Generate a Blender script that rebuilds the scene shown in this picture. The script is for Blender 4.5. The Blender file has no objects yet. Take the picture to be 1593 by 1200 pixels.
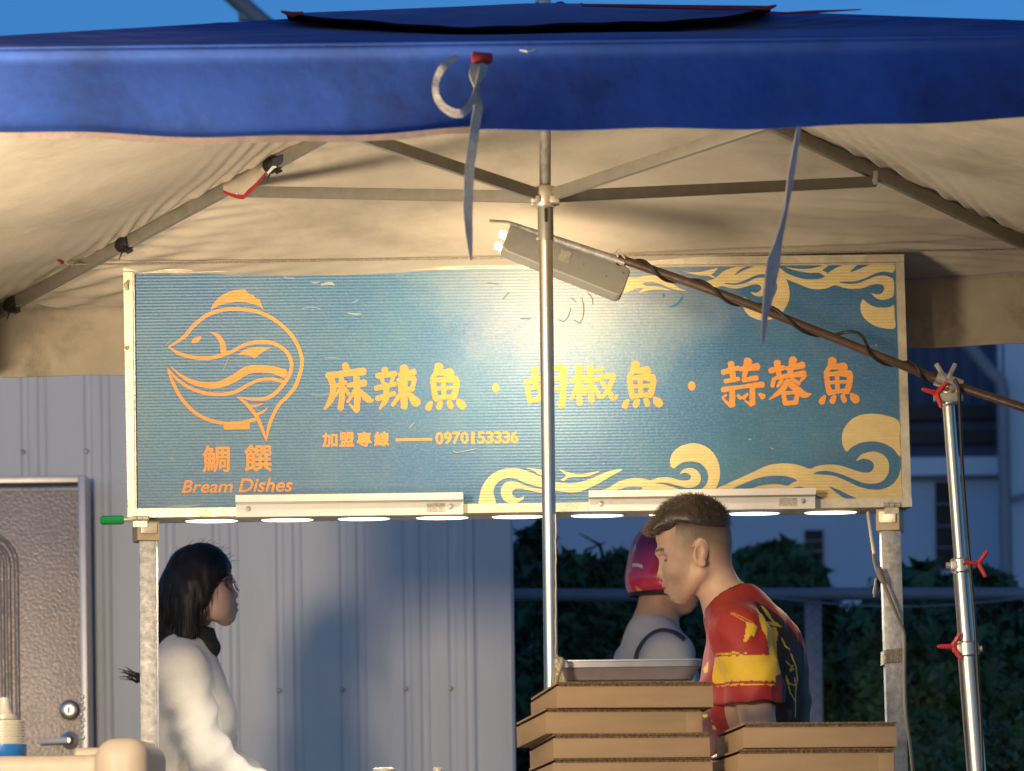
import bpy, bmesh, math, random
import numpy as np
from mathutils import Vector, Matrix, geometry, noise as mnoise

random.seed(7); rng = np.random.default_rng(7)
SC = bpy.context.scene
COL = SC.collection
R = math.radians

# ------------------------------------------------------------------ camera
# units: metres. Level camera at seated eye height looking +Y, lens shifted up, rolled 0.7 degrees.
F, PPX, PPY, ROLL, CH = 5570.0, 796.5, 1300.0, R(0.7), 0.93
CR, SR = math.cos(ROLL), math.sin(ROLL)
cd = bpy.data.cameras.new('camera'); cam = bpy.data.objects.new('camera', cd); COL.objects.link(cam)
cam.location = (0, 0, CH)
cam.rotation_euler = (Matrix.Rotation(ROLL, 3, 'Y') @ Matrix.Rotation(R(90), 3, 'X')).to_euler()
cd.sensor_width = 36; cd.sensor_fit = 'HORIZONTAL'; cd.lens = F / 1593 * 36
cd.shift_y = (PPY - 600) / 1593; cd.clip_end = 3000; cd.clip_start = 0.1
cd.dof.use_dof = True; cd.dof.focus_distance = 8.35; cd.dof.aperture_fstop = 7
SC.camera = cam
LAMP_W, WORK_W, FILL_W = 4.3, 820.0, 390.0      # lamp powers in watts

# ------------------------------------------------------------------ dusk sky, faint last sun
w = bpy.data.worlds.new("World"); SC.world = w; w.use_nodes = True
nt = w.node_tree; bgn = nt.nodes['Background']
sky = nt.nodes.new('ShaderNodeTexSky'); sky.sky_type = 'NISHITA'; sky.sun_disc = False
SUN_EL, SUN_ROT = R(10), R(200)
sky.sun_elevation = SUN_EL; sky.sun_rotation = SUN_ROT; sky.ozone_density = 7.5; sky.air_density = 1.0; sky.dust_density = 0.3
nt.links.new(sky.outputs[0], bgn.inputs[0]); bgn.inputs[1].default_value = 0.12
sl = bpy.data.lights.new('sun', 'SUN'); sl.energy = 0.06; sl.angle = R(40); sl.color = (1, .72, .48)
so = bpy.data.objects.new('sun', sl); COL.objects.link(so); so.rotation_euler = (R(80), 0, R(20))

SC.view_settings.view_transform = 'Standard'; SC.view_settings.look = 'None'
SC.view_settings.exposure = 0; SC.view_settings.gamma = 1; SC.view_settings.use_curve_mapping = False
SC.cycles.use_denoising = True
SC.cycles.sample_clamp_indirect = 4.0
SC.cycles.max_bounces = 6
SC.cycles.caustics_reflective = False; SC.cycles.caustics_refractive = False

# ------------------------------------------------------------------ helpers
def P(px, py, Y):
    """photo pixel at distance Y -> world point"""
    dx, dy = px - PPX, PPY - py
    k = Y / F
    return Vector(((dx * CR + dy * SR) * k, Y, CH + (-dx * SR + dy * CR) * k))
def px2m(n, Y): return n * Y / F

def srgb(r, g, b):
    f = lambda c: (c / 255 / 12.92) if c <= 10 else (((c / 255) + .055) / 1.055) ** 2.4
    return (f(r), f(g), f(b))

MATS = {}
def mat(name, col, rough=.6, metal=0., spec=.5, var=0., vscale=8., bump=0., bscale=40., bdetail=4., emit=None, estr=0.,
        trans=0., dirt=None, dscale=3., damt=.5, sheen=0., stretch=(1, 1, 1), attr=None, sss=0., alpha=None, coat=0.):
    m = bpy.data.materials.new(name); m.use_nodes = True
    n, l = m.node_tree.nodes, m.node_tree.links
    b = n['Principled BSDF']
    b.inputs['Roughness'].default_value = rough; b.inputs['Metallic'].default_value = metal
    b.inputs['Specular IOR Level'].default_value = spec
    b.inputs['Transmission Weight'].default_value = trans
    b.inputs['Coat Weight'].default_value = coat
    b.inputs['Sheen Weight'].default_value = sheen
    if sss:
        b.inputs['Subsurface Weight'].default_value = sss; b.inputs['Subsurface Radius'].default_value = (.012, .005, .003); b.inputs['Subsurface Scale'].default_value = 1.
    tc = n.new('ShaderNodeTexCoord'); mp = n.new('ShaderNodeMapping'); mp.inputs['Scale'].default_value = stretch
    l.new(tc.outputs['Object'], mp.inputs[0]); co = mp.outputs[0]
    cur = None
    if attr:
        a = n.new('ShaderNodeAttribute'); a.attribute_name = attr; cur = a.outputs['Color']
    if var or dirt:
        if cur is None:
            rgb = n.new('ShaderNodeRGB'); rgb.outputs[0].default_value = (*col, 1); cur = rgb.outputs[0]
    else:
        b.inputs['Base Color'].default_value = (*col, 1)
    if var:
        nz = n.new('ShaderNodeTexNoise'); nz.inputs['Scale'].default_value = vscale; nz.inputs['Detail'].default_value = 6; nz.inputs['Roughness'].default_value = .65
        l.new(co, nz.inputs['Vector'])
        mr = n.new('ShaderNodeMapRange'); mr.inputs[1].default_value = .3; mr.inputs[2].default_value = .7
        mr.inputs[3].default_value = 1 - var; mr.inputs[4].default_value = 1 + var; l.new(nz.outputs['Fac'], mr.inputs[0])
        hs = n.new('ShaderNodeHueSaturation'); l.new(mr.outputs[0], hs.inputs['Value']); l.new(cur, hs.inputs['Color']); cur = hs.outputs[0]
    if dirt:
        nz = n.new('ShaderNodeTexNoise'); nz.inputs['Scale'].default_value = dscale; nz.inputs['Detail'].default_value = 8; nz.inputs['Roughness'].default_value = .7
        l.new(co, nz.inputs['Vector'])
        mr = n.new('ShaderNodeMapRange'); mr.inputs[1].default_value = .5; mr.inputs[2].default_value = .72; mr.inputs[3].default_value = 0; mr.inputs[4].default_value = damt
        l.new(nz.outputs['Fac'], mr.inputs[0])
        mx = n.new('ShaderNodeMix'); mx.data_type = 'RGBA'; l.new(mr.outputs[0], mx.inputs['Factor']); l.new(cur, mx.inputs['A']); mx.inputs['B'].default_value = (*dirt, 1); cur = mx.outputs['Result']
    if cur is not None: l.new(cur, b.inputs['Base Color'])
    if bump:
        nz = n.new('ShaderNodeTexNoise'); nz.inputs['Scale'].default_value = bscale; nz.inputs['Detail'].default_value = bdetail
        l.new(co, nz.inputs['Vector'])
        bp = n.new('ShaderNodeBump'); bp.inputs['Strength'].default_value = bump; bp.inputs['Distance'].default_value = .01
        l.new(nz.outputs['Fac'], bp.inputs['Height']); l.new(bp.outputs[0], b.inputs['Normal'])
        mr = n.new('ShaderNodeMapRange'); mr.inputs[3].default_value = max(.02, rough - .12); mr.inputs[4].default_value = min(1, rough + .12)
        l.new(nz.outputs['Fac'], mr.inputs[0]); l.new(mr.outputs[0], b.inputs['Roughness'])
    if emit:
        b.inputs['Emission Color'].default_value = (*emit, 1); b.inputs['Emission Strength'].default_value = estr
    MATS[name] = m
    return m

def props(o, label=None, cat=None, group=None, kind=None):
    if label: o['label'] = label
    if cat: o['category'] = cat
    if group: o['group'] = group
    if kind: o['kind'] = kind
    return o
def wloc(o):
    v = Vector((0, 0, 0))
    while o is not None: v += o.location; o = o.parent
    return v
def thing(name, loc, label, cat, group=None):
    o = bpy.data.objects.new(name, None); COL.objects.link(o); o.location = loc; o.empty_display_size = .1
    return props(o, label, cat, group)

class MB:
    def __init__(s): s.v, s.f, s.m = [], [], []
    def add(s, vs, fs, mi=0):
        o = len(s.v); s.v += [tuple(v) for v in vs]; s.f += [tuple(i + o for i in f) for f in fs]; s.m += [mi] * len(fs)
    def box(s, c, size, rot=None, bev=0., mi=0):
        x, y, z = [d / 2 for d in size]; c = Vector(c)
        if bev > 0:
            bm = bmesh.new(); bmesh.ops.create_cube(bm, size=1)
            for v in bm.verts: v.co = Vector((v.co.x * size[0], v.co.y * size[1], v.co.z * size[2]))
            bmesh.ops.bevel(bm, geom=bm.edges[:], offset=min(bev, min(size) * .45), segments=2, affect='EDGES', profile=.6)
            vs = [v.co.copy() for v in bm.verts]; bm.verts.index_update(); fs = [[v.index for v in f.verts] for f in bm.faces]; bm.free()
        else:
            vs = [Vector((a * x, b_ * y, d * z)) for a in (-1, 1) for b_ in (-1, 1) for d in (-1, 1)]
            fs = [(0, 1, 3, 2), (4, 6, 7, 5), (0, 4, 5, 1), (2, 3, 7, 6), (0, 2, 6, 4), (1, 5, 7, 3)]
        if rot is not None: vs = [rot @ v for v in vs]
        s.add([v + c for v in vs], fs, mi); return s
    def bar(s, a, b, wd, dp, bev=0., up=Vector((0, -1, 0)), mi=0):
        """box section beam from a to b; wd across, dp along 'up'"""
        a, b = Vector(a), Vector(b); d = b - a; L = d.length; z = d.normalized(); x = z.cross(up).normalized(); y = z.cross(x)
        M = Matrix((x, y, z)).transposed()
        return s.box((a + b) / 2, (wd, dp, L), M, bev, mi)
    def tube(s, pts, r, n=10, caps=True, mi=0):
        pts = [Vector(p) for p in pts]; k = len(pts); rs = r if hasattr(r, '__len__') else [r] * k
        vs, fs = [], []; prev = None
        for i, p in enumerate(pts):
            t = (pts[min(i + 1, k - 1)] - pts[max(i - 1, 0)]).normalized()
            if prev is None: u = t.orthogonal().normalized()
            else:
                u = prev - t * prev.dot(t); u = u.normalized() if u.length > 1e-6 else t.orthogonal().normalized()
            prev = u; q = t.cross(u)
            for j in range(n):
                a = 2 * math.pi * j / n; vs.append(p + (u * math.cos(a) + q * math.sin(a)) * rs[i])
        for i in range(k - 1):
            for j in range(n):
                fs.append((i * n + j, i * n + (j + 1) % n, (i + 1) * n + (j + 1) % n, (i + 1) * n + j))
        if caps: fs.append(tuple(range(n - 1, -1, -1))); fs.append(tuple((k - 1) * n + j for j in range(n)))
        s.add(vs, fs, mi); return s
    def lathe(s, c, prof, n=28, axis='Z', mi=0):
        c = Vector(c); vs, fs = [], []
        for (r, h) in prof:
            for j in range(n):
                a = 2 * math.pi * j / n; x, y = r * math.cos(a), r * math.sin(a)
                vs.append(c + (Vector((x, y, h)) if axis == 'Z' else Vector((x, h, y)) if axis == 'Y' else Vector((h, x, y))))
        k = len(prof)
        for i in range(k - 1):
            for j in range(n): fs.append((i * n + j, i * n + (j + 1) % n, (i + 1) * n + (j + 1) % n, (i + 1) * n + j))
        fs.append(tuple(range(n - 1, -1, -1))); fs.append(tuple((k - 1) * n + j for j in range(n)))
        s.add(vs, fs, mi); return s
    def grid(s, G, mi=0, flip=False):
        G = np.asarray(G); a, b = G.shape[:2]; vs = [tuple(p) for p in G.reshape(-1, 3)]; fs = []
        for i in range(a - 1):
            for j in range(b - 1):
                q = (i * b + j, i * b + j + 1, (i + 1) * b + j + 1, (i + 1) * b + j); fs.append(q[::-1] if flip else q)
        s.add(vs, fs, mi); return s
    def build(s, name, m, parent=None, smooth=True, angle=35):
        me = bpy.data.meshes.new(name); off = wloc(parent) if parent is not None else Vector((0, 0, 0))
        me.from_pydata([(v[0] - off.x, v[1] - off.y, v[2] - off.z) for v in s.v], [], s.f)
        for mm in (m if isinstance(m, (list, tuple)) else [m]): me.materials.append(mm)
        me.polygons.foreach_set('material_index', s.m)
        return finish(name, me, parent, smooth, angle)

def finish(name, me, parent=None, smooth=True, angle=35):
    me.update()
    if smooth:
        me.polygons.foreach_set('use_smooth', [True] * len(me.polygons))
        if angle < 180:
            try: me.set_sharp_from_angle(angle=R(angle))
            except Exception: pass
    o = bpy.data.objects.new(name, me); COL.objects.link(o)
    if parent is not None: o.parent = parent
    return o

def copy_tree(o, delta=Vector((0, 0, 0)), parent=None):
    c = o.copy(); COL.objects.link(c); c.parent = parent
    if parent is None: c.location = o.location + delta
    for ch in list(o.children): copy_tree(ch, delta, c)
    return c

def catmull(pts, n=6, closed=False):
    pts = [np.array(p, float) for p in pts]; k = len(pts); out = []
    rng_ = range(k if closed else k - 1)
    for i in rng_:
        p0, p1, p2, p3 = (pts[(i - 1) % k], pts[i], pts[(i + 1) % k], pts[(i + 2) % k]) if closed else (pts[max(i - 1, 0)], pts[i], pts[i + 1], pts[min(i + 2, k - 1)])
        for j in range(n):
            t = j / n
            out.append(.5 * (2 * p1 + (p2 - p0) * t + (2 * p0 - 5 * p1 + 4 * p2 - p3) * t * t + (3 * p1 - p0 - 3 * p2 + p3) * t ** 3))
    if not closed: out.append(pts[-1])
    return out

# ---- signed distance modelling (for bodies, hair, cloth): one continuous surface from blended volumes
class SDF:
    def __init__(s, xs, ys, zs):
        s.xs, s.ys, s.zs = [np.asarray(a, np.float32) for a in (xs, ys, zs)]
        s.V = np.full((len(xs), len(ys), len(zs)), .5, np.float32); s.R = np.eye(3); s.t = np.zeros(3); s.s = 1.
    def frame(s, Rm=None, t=(0, 0, 0), sc=1.):
        s.R = np.eye(3) if Rm is None else np.array(Rm); s.t = np.array(t, float); s.s = sc
    def T(s, p): return s.R @ (np.array(p, float) * s.s) + s.t
    def blk(s, lo, hi, pad):
        sl_ = []
        for a, l, h in zip((s.xs, s.ys, s.zs), lo, hi):
            i, j = np.searchsorted(a, l - pad), np.searchsorted(a, h + pad); sl_.append(slice(max(i - 1, 0), j + 1))
        return tuple(sl_), s.xs[sl_[0]][:, None, None], s.ys[sl_[1]][None, :, None], s.zs[sl_[2]][None, None, :]
    def comb(s, b, d, k, op):
        a = s.V[b]
        if op == 'u':
            if k > 0: h = np.maximum(k - np.abs(a - d), 0) / k; s.V[b] = np.minimum(a, d) - h * h * k * .25
            else: s.V[b] = np.minimum(a, d)
        elif op == 's':
            d = -d
            if k > 0: h = np.maximum(k - np.abs(a - d), 0) / k; s.V[b] = np.maximum(a, d) + h * h * k * .25
            else: s.V[b] = np.maximum(a, d)
    def ell(s, c, r, k=.01, op='u', rot=None, sym=False):
        if sym: s.ell((c[0], -c[1], c[2]), r, k, op, None if rot is None else np.diag([1, -1, 1]) @ rot @ np.diag([1, -1, 1]))
        M = s.R if rot is None else s.R @ rot; c = s.T(c); r = np.array(r) * s.s; m = max(r)
        b, x, y, z = s.blk(c - m, c + m, k + .03); x, y, z = x - c[0], y - c[1], z - c[2]
        q = [(x * M[0, i] + y * M[1, i] + z * M[2, i]) / r[i] for i in range(3)]
        k0 = np.sqrt(q[0] ** 2 + q[1] ** 2 + q[2] ** 2); k1 = np.sqrt((q[0] / r[0]) ** 2 + (q[1] / r[1]) ** 2 + (q[2] / r[2]) ** 2)
        s.comb(b, k0 * (k0 - 1) / np.maximum(k1, 1e-6), k, op)
    def cone(s, a, b2, r1, r2, k=.01, op='u', sym=False):
        if sym: s.cone((a[0], -a[1], a[2]), (b2[0], -b2[1], b2[2]), r1, r2, k, op)
        a, b2 = s.T(a), s.T(b2); r1 *= s.s; r2 *= s.s; m = max(r1, r2)
        b, x, y, z = s.blk(np.minimum(a, b2) - m, np.maximum(a, b2) + m, k + .03)
        d = b2 - a; L = max((d ** 2).sum(), 1e-9); x, y, z = x - a[0], y - a[1], z - a[2]
        h = np.clip((x * d[0] + y * d[1] + z * d[2]) / L, 0, 1)
        s.comb(b, np.sqrt((x - h * d[0]) ** 2 + (y - h * d[1]) ** 2 + (z - h * d[2]) ** 2) - (r1 + (r2 - r1) * h), k, op)
    def fn(s, f, k=0., op='s'):
        b = (slice(None),) * 3
        s.comb(b, f(s.xs[:, None, None], s.ys[None, :, None], s.zs[None, None, :]) + np.zeros_like(s.V), k, op)
    def mesh(s):
        V = s.V; nx, ny, nz = V.shape; ins = V < 0
        g = np.zeros((nx - 1, ny - 1, nz - 1, 3), np.float32); cnt = np.zeros((nx - 1, ny - 1, nz - 1), np.float32)
        A = [s.xs, s.ys, s.zs]
        corner = lambda arr, i, j, k: arr[i:nx - 1 + i, j:ny - 1 + j, k:nz - 1 + k]
        for ax in range(3):
            o1, o2 = [a for a in range(3) if a != ax]
            for u in (0, 1):
                for v in (0, 1):
                    c0 = [0, 0, 0]; c0[o1] = u; c0[o2] = v; c1 = list(c0); c1[ax] = 1
                    a, b = corner(V, *c0), corner(V, *c1); m = (corner(ins, *c0) != corner(ins, *c1))
                    I = np.nonzero(m)
                    if len(I[0]) == 0: continue
                    va, vb = a[I], b[I]; t = va / (va - vb); p = np.zeros((len(va), 3), np.float32)
                    for q in range(3):
                        if q == ax: p[:, q] = A[q][I[q]] + t * (A[q][I[q] + 1] - A[q][I[q]])
                        else: p[:, q] = A[q][I[q] + c0[q]]
                    g[I] += p; cnt[I] += 1
        act = cnt > 0; idx = np.full(cnt.shape, -1, np.int64); idx[act] = np.arange(act.sum())
        verts = g[act] / cnt[act][:, None]; faces = []
        for ax in range(3):
            o1, o2 = [(1, 2), (2, 0), (0, 1)][ax]
            sa = [slice(None)] * 3; sb = [slice(None)] * 3
            sa[ax] = slice(0, -1); sb[ax] = slice(1, None)
            a, b = ins[tuple(sa)], ins[tuple(sb)]; I = np.array(np.nonzero(a != b)).T
            I = I[(I[:, o1] > 0) & (I[:, o2] > 0) & (I[:, o1] < V.shape[o1] - 1) & (I[:, o2] < V.shape[o2] - 1)]
            if not len(I): continue
            fl = ins[tuple(I.T)]
            def at(d1, d2):
                J = I.copy(); J[:, o1] += d1; J[:, o2] += d2; return idx[tuple(J.T)]
            q = np.stack([at(-1, -1), at(0, -1), at(0, 0), at(-1, 0)], 1); q[~fl] = q[~fl][:, ::-1]; faces.append(q)
        F_ = np.concatenate(faces); return verts, F_
def fax(lo, hi, f0, f1, df, dc):
    a = list(np.arange(lo, f0, dc)) if f0 > lo else []
    b = list(np.arange(f0, f1, df)); c = list(np.arange(f1, hi, dc)) if hi > f1 else []
    return np.array(a + b + c)
def np_mesh(name, verts, faces, mats, parent=None, colors=None, smooth=True, angle=180, loc=None, midx=None):
    me = bpy.data.meshes.new(name); n, k = faces.shape
    me.vertices.add(len(verts)); me.vertices.foreach_set('co', np.asarray(verts, np.float32).ravel())
    me.loops.add(n * k); me.loops.foreach_set('vertex_index', faces.astype(np.int32).ravel())
    me.polygons.add(n); me.polygons.foreach_set('loop_start', np.arange(0, n * k, k, dtype=np.int32))
    try: me.polygons.foreach_set('loop_total', np.full(n, k, np.int32))
    except Exception: pass
    for m in (mats if isinstance(mats, (list, tuple)) else [mats]): me.materials.append(m)
    if midx is not None: me.polygons.foreach_set('material_index', np.asarray(midx, np.int32))
    me.update(calc_edges=True); me.validate()
    if colors is not None:
        ca = me.color_attributes.new('col', 'FLOAT_COLOR', 'POINT')
        ca.data.foreach_set('color', np.concatenate([colors, np.ones((len(colors), 1))], 1).astype(np.float32).ravel())
    o = finish(name, me, parent, smooth, angle)
    if loc is not None: o.location = loc
    return o

# ------------------------------------------------------------------ materials
M_blue = mat('blue_canvas', (.022, .078, .34), .8, var=.3, vscale=4, dirt=(.010, .014, .055), dscale=2.6, damt=.75, bump=.22, bscale=14, bdetail=8, sheen=.1)
M_lining = mat('cream_lining', (.58, .50, .385), .7, var=.16, vscale=3, dirt=(.24, .195, .13), dscale=2.2, damt=.6, bump=.35, bscale=9, bdetail=6)
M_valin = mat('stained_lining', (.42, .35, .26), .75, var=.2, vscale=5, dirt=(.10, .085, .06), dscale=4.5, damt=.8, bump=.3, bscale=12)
M_hem = mat('brown_hem', (.30, .21, .16), .8, var=.2, vscale=50)
M_steel = mat('painted_steel', (.27, .245, .20), .42, metal=.4, var=.12, vscale=30)
M_galv = mat('galvanised_steel', (.40, .38, .35), .5, metal=.5, var=.35, vscale=45, bump=.15, bscale=60)
M_chrome = mat('chrome_tube', (.72, .65, .53), .36, metal=1., var=.06, vscale=50)
M_tarn = mat('tarnished_joint', (.62, .54, .40), .45, metal=.6, var=.2, vscale=60)
M_black = mat('black_rubber', (.014, .013, .012), .5)
M_webbing = mat('grey_webbing', (.66, .55, .42), .85, var=.25, vscale=30, dirt=(.2, .15, .1), dscale=8, damt=.6, bump=.3, bscale=250)
M_twist = mat('pale_tape', (.74, .57, .46), .8, var=.25, vscale=25, stretch=(40, 40, 3), bump=.4, bscale=6)
M_red = mat('red_fabric', (.35, .02, .02), .7, var=.2, vscale=30)
M_redplastic = mat('red_plastic', (.65, .04, .03), .35, var=.08)
M_alum = mat('gold_lit_aluminium', (.66, .58, .44), .42, metal=.45, var=.14, vscale=25, dirt=(.25, .19, .12), dscale=12, damt=.5, bump=.1, bscale=80)
M_white = mat('white_enamel', (.78, .75, .68), .4, var=.06, vscale=10, dirt=(.5, .44, .35), dscale=10, damt=.4)
M_sticker = mat('grey_sticker', (.48, .44, .36), .7, var=.5, vscale=260)
M_orange = mat('orange_print', (.84, .33, .075), .5, var=.06, vscale=40)
M_cream = mat('cream_print', (.68, .52, .24), .5, var=.08, vscale=30)
M_wood = mat('brown_pole', (.075, .038, .021), .42, var=.35, vscale=20, stretch=(1, 1, 1), bump=.15, bscale=60)
M_block = mat('ochre_plastic', (.52, .40, .24), .55, var=.14, vscale=20, dirt=(.25, .17, .09), dscale=20, damt=.5)
M_card = mat('kraft_cardboard', (.38, .245, .125), .85, var=.07, vscale=6, stretch=(1, 1, 6), bump=.06, bscale=30)
M_cardedge = mat('corrugated_edge', (.17, .10, .05), .9, var=.7, vscale=160, bump=.8, bscale=180)
M_tray = mat('stainless_tray', (.50, .47, .47), .34, metal=.75, var=.1, vscale=20)
M_green = mat('green_handle', (.01, .42, .10), .2, trans=.25, coat=.6)
M_siding = mat('grey_siding', (.70, .69, .66), .5, var=.07, vscale=2.0, dirt=(.52, .50, .46), dscale=2.2, damt=.55, stretch=(3, 1, .35), bump=.05, bscale=3)
M_door = mat('embossed_steel', (.36, .295, .255), .40, metal=.4, var=.14, vscale=6, bump=.2, bscale=95, bdetail=2, dirt=(.2, .165, .14), dscale=3, damt=.4)
M_doorframe = mat('door_trim', (.55, .50, .46), .38, metal=.5, var=.1, vscale=12)
M_bldg = mat('building_paint', (.50, .60, .72), .75, var=.08, vscale=.8, dirt=(.36, .43, .52), dscale=.8, damt=.5)
M_bldg2 = mat('pale_building_paint', (.60, .70, .80), .75, var=.06, vscale=.7)
M_darkroof = mat('dark_cladding', (.07, .10, .17), .7, var=.2, vscale=1.5)
M_glass = mat('dark_window', (.012, .014, .018), .35, spec=.2)
M_pipe = mat('grey_pipe', (.24, .255, .29), .5, var=.12, vscale=6)
M_leaf = mat('dark_leaf', (.046, .100, .042), .6, var=.6, vscale=7)
M_leaf2 = mat('mid_leaf', (.065, .140, .055), .55, var=.6, vscale=6)
M_bark = mat('bark', (.07, .05, .035), .9, var=.3, vscale=20)
M_ground = mat('concrete_ground', (.22, .21, .2), .9, var=.2, vscale=3)
M_skin = mat('skin', (.5, .3, .2), .48, attr='col', var=.03, vscale=40, sss=.12, spec=.4, bump=.12, bscale=170)
M_hair = mat('brown_hair', (.036, .024, .015), .42, var=.45, vscale=90)
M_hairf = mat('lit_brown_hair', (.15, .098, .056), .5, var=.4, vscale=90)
M_bhair = mat('black_hair', (.011, .009, .008), .5, spec=.3, var=.4, vscale=60)
M_shirt = mat('printed_jersey', (.4, .02, .02), .62, attr='col', var=.08, vscale=30, bump=.15, bscale=350)
M_jacket = mat('white_fleece', (.58, .54, .48), .85, var=.06, vscale=10, bump=.15, bscale=120, sheen=.3)
M_gshirt = mat('grey_tshirt', (.44, .42, .40), .85, var=.06, vscale=8, bump=.15, bscale=200)
M_scarf = mat('black_collar', (.012, .012, .013), .85, bump=.4, bscale=90)
M_helmet = mat('red_helmet', (.62, .035, .085), .22, coat=.7, var=.05)
M_beige = mat('beige_plastic', (.56, .45, .32), .48, var=.07, vscale=5, dirt=(.45, .34, .22), dscale=5, damt=.35, bump=.04, bscale=40)
M_clear = mat('milky_plastic', (.74, .66, .48), .3, var=.05, trans=.35)
M_bluelid = mat('blue_lid', (.02, .16, .46), .3, coat=.3)
M_eye = mat('eye_white', (.7, .66, .6), .2); M_iris = mat('dark_iris', (.02, .012, .008), .1)
M_pants = mat('dark_cloth', (.03, .03, .035), .85, var=.1)
M_table = mat('steel_counter', (.5, .5, .5), .35, metal=.9, var=.15, vscale=10)
M_strap = mat('velcro_strap', (.28, .23, .17), .95, var=.35, vscale=160, bump=.8, bscale=200)
M_cream_cable = mat('cream_cable', (.6, .5, .36), .5)
M_cream_cable2 = mat('grey_cable', (.16, .135, .10), .5)

def sign_mat():
    m = mat('blue_corrugated_board', (.018, .11, .26), .42, spec=.55)
    n, l = m.node_tree.nodes, m.node_tree.links; b = n['Principled BSDF']
    tc = n.new('ShaderNodeTexCoord')
    def noise(sc, det, ro, st=(1, 1, 1)):
        mp = n.new('ShaderNodeMapping'); mp.inputs['Scale'].default_value = st; l.new(tc.outputs['Object'], mp.inputs[0])
        z = n.new('ShaderNodeTexNoise'); z.inputs['Scale'].default_value = sc; z.inputs['Detail'].default_value = det; z.inputs['Roughness'].default_value = ro
        l.new(mp.outputs[0], z.inputs['Vector']); return z.outputs['Fac']
    def mr(x, a, b_, c, d):
        q = n.new('ShaderNodeMapRange'); q.inputs[1].default_value = a; q.inputs[2].default_value = b_; q.inputs[3].default_value = c; q.inputs[4].default_value = d; l.new(x, q.inputs[0]); return q.outputs[0]
    def mix(f, a, b_):
        q = n.new('ShaderNodeMix'); q.data_type = 'RGBA'; l.new(f, q.inputs['Factor'])
        l.new(a, q.inputs['A']) if not isinstance(a, tuple) else setattr(q.inputs['A'], 'default_value', (*a, 1))
        l.new(b_, q.inputs['B']) if not isinstance(b_, tuple) else setattr(q.inputs['B'], 'default_value', (*b_, 1)); return q.outputs['Result']
    c = mix(mr(noise(3.0, 5, .6), .35, .68, 0, 1), (.006, .10, .26), (.016, .145, .26))
    c = mix(mr(noise(5.5, 8, .7), .46, .78, .0, .5), c, (.11, .20, .25))          # chalky fading
    c = mix(mr(noise(150, 3, .8), .48, .66, 0, .30), c, (.22, .30, .30))          # grain of dust
    c = mix(mr(noise(9, 8, .8), .62, .74, 0, .55), c, (.11, .09, .05))           # brown grime
    c = mix(mr(noise(7, 9, .85, (1, 1, 9)), .675, .70, 0, .5), c, (.45, .45, .40))  # scratches
    # worn ink, plus the lamp's cream hot spot painted in: one ragged pale patch
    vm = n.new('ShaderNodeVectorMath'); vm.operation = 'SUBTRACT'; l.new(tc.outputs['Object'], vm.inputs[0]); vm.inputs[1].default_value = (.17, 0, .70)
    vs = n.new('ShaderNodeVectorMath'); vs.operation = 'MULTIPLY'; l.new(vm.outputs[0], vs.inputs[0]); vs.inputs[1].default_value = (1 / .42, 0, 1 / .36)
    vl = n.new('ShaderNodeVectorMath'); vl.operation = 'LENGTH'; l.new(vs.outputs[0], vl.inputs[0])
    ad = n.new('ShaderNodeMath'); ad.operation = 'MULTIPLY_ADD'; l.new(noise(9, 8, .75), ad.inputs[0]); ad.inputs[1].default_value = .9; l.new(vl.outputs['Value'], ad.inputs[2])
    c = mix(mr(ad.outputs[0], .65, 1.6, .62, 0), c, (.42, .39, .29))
    l.new(c, b.inputs['Base Color'])
    wv = n.new('ShaderNodeTexWave'); wv.wave_type = 'BANDS'; wv.bands_direction = 'Z'; wv.inputs['Scale'].default_value = 40.0; wv.inputs['Distortion'].default_value = .15
    l.new(tc.outputs['Object'], wv.inputs['Vector'])
    bp = n.new('ShaderNodeBump'); bp.inputs['Strength'].default_value = .30; bp.inputs['Distance'].default_value = .002; l.new(wv.outputs['Fac'], bp.inputs['Height'])
    bp2 = n.new('ShaderNodeBump'); bp2.inputs['Strength'].default_value = .35; bp2.inputs['Distance'].default_value = .003; l.new(noise(120, 3, .6), bp2.inputs['Height']); l.new(bp.outputs[0], bp2.inputs['Normal'])
    l.new(bp2.outputs[0], b.inputs['Normal'])
    return m, bp
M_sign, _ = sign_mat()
M_sign.node_tree.nodes['Principled BSDF'].inputs['Coat Weight'].default_value = .5; M_sign.node_tree.nodes['Principled BSDF'].inputs['Coat Roughness'].default_value = .5; M_sign.node_tree.nodes['Principled BSDF'].inputs['Sheen Weight'].default_value = .35; M_sign.node_tree.nodes['Principled BSDF'].inputs['Sheen Roughness'].default_value = .55
for m_ in (M_orange, M_cream):     # the print follows the same corrugation
    n, l = m_.node_tree.nodes, m_.node_tree.links; tc = n.new('ShaderNodeTexCoord')
    wv = n.new('ShaderNodeTexWave'); wv.bands_direction = 'Z'; wv.inputs['Scale'].default_value = 40.0
    l.new(tc.outputs['Object'], wv.inputs['Vector']); bp = n.new('ShaderNodeBump'); bp.inputs['Strength'].default_value = .5; bp.inputs['Distance'].default_value = .002
    l.new(wv.outputs['Fac'], bp.inputs['Height']); l.new(bp.outputs[0], n['Principled BSDF'].inputs['Normal'])

# ------------------------------------------------------------------ the setting
g = MB(); g.grid([[(-400, -20, 0), (400, -20, 0)], [(-400, 900, 0), (400, 900, 0)]], flip=True); props(g.build('ground', M_ground, smooth=False), kind='structure')

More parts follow.
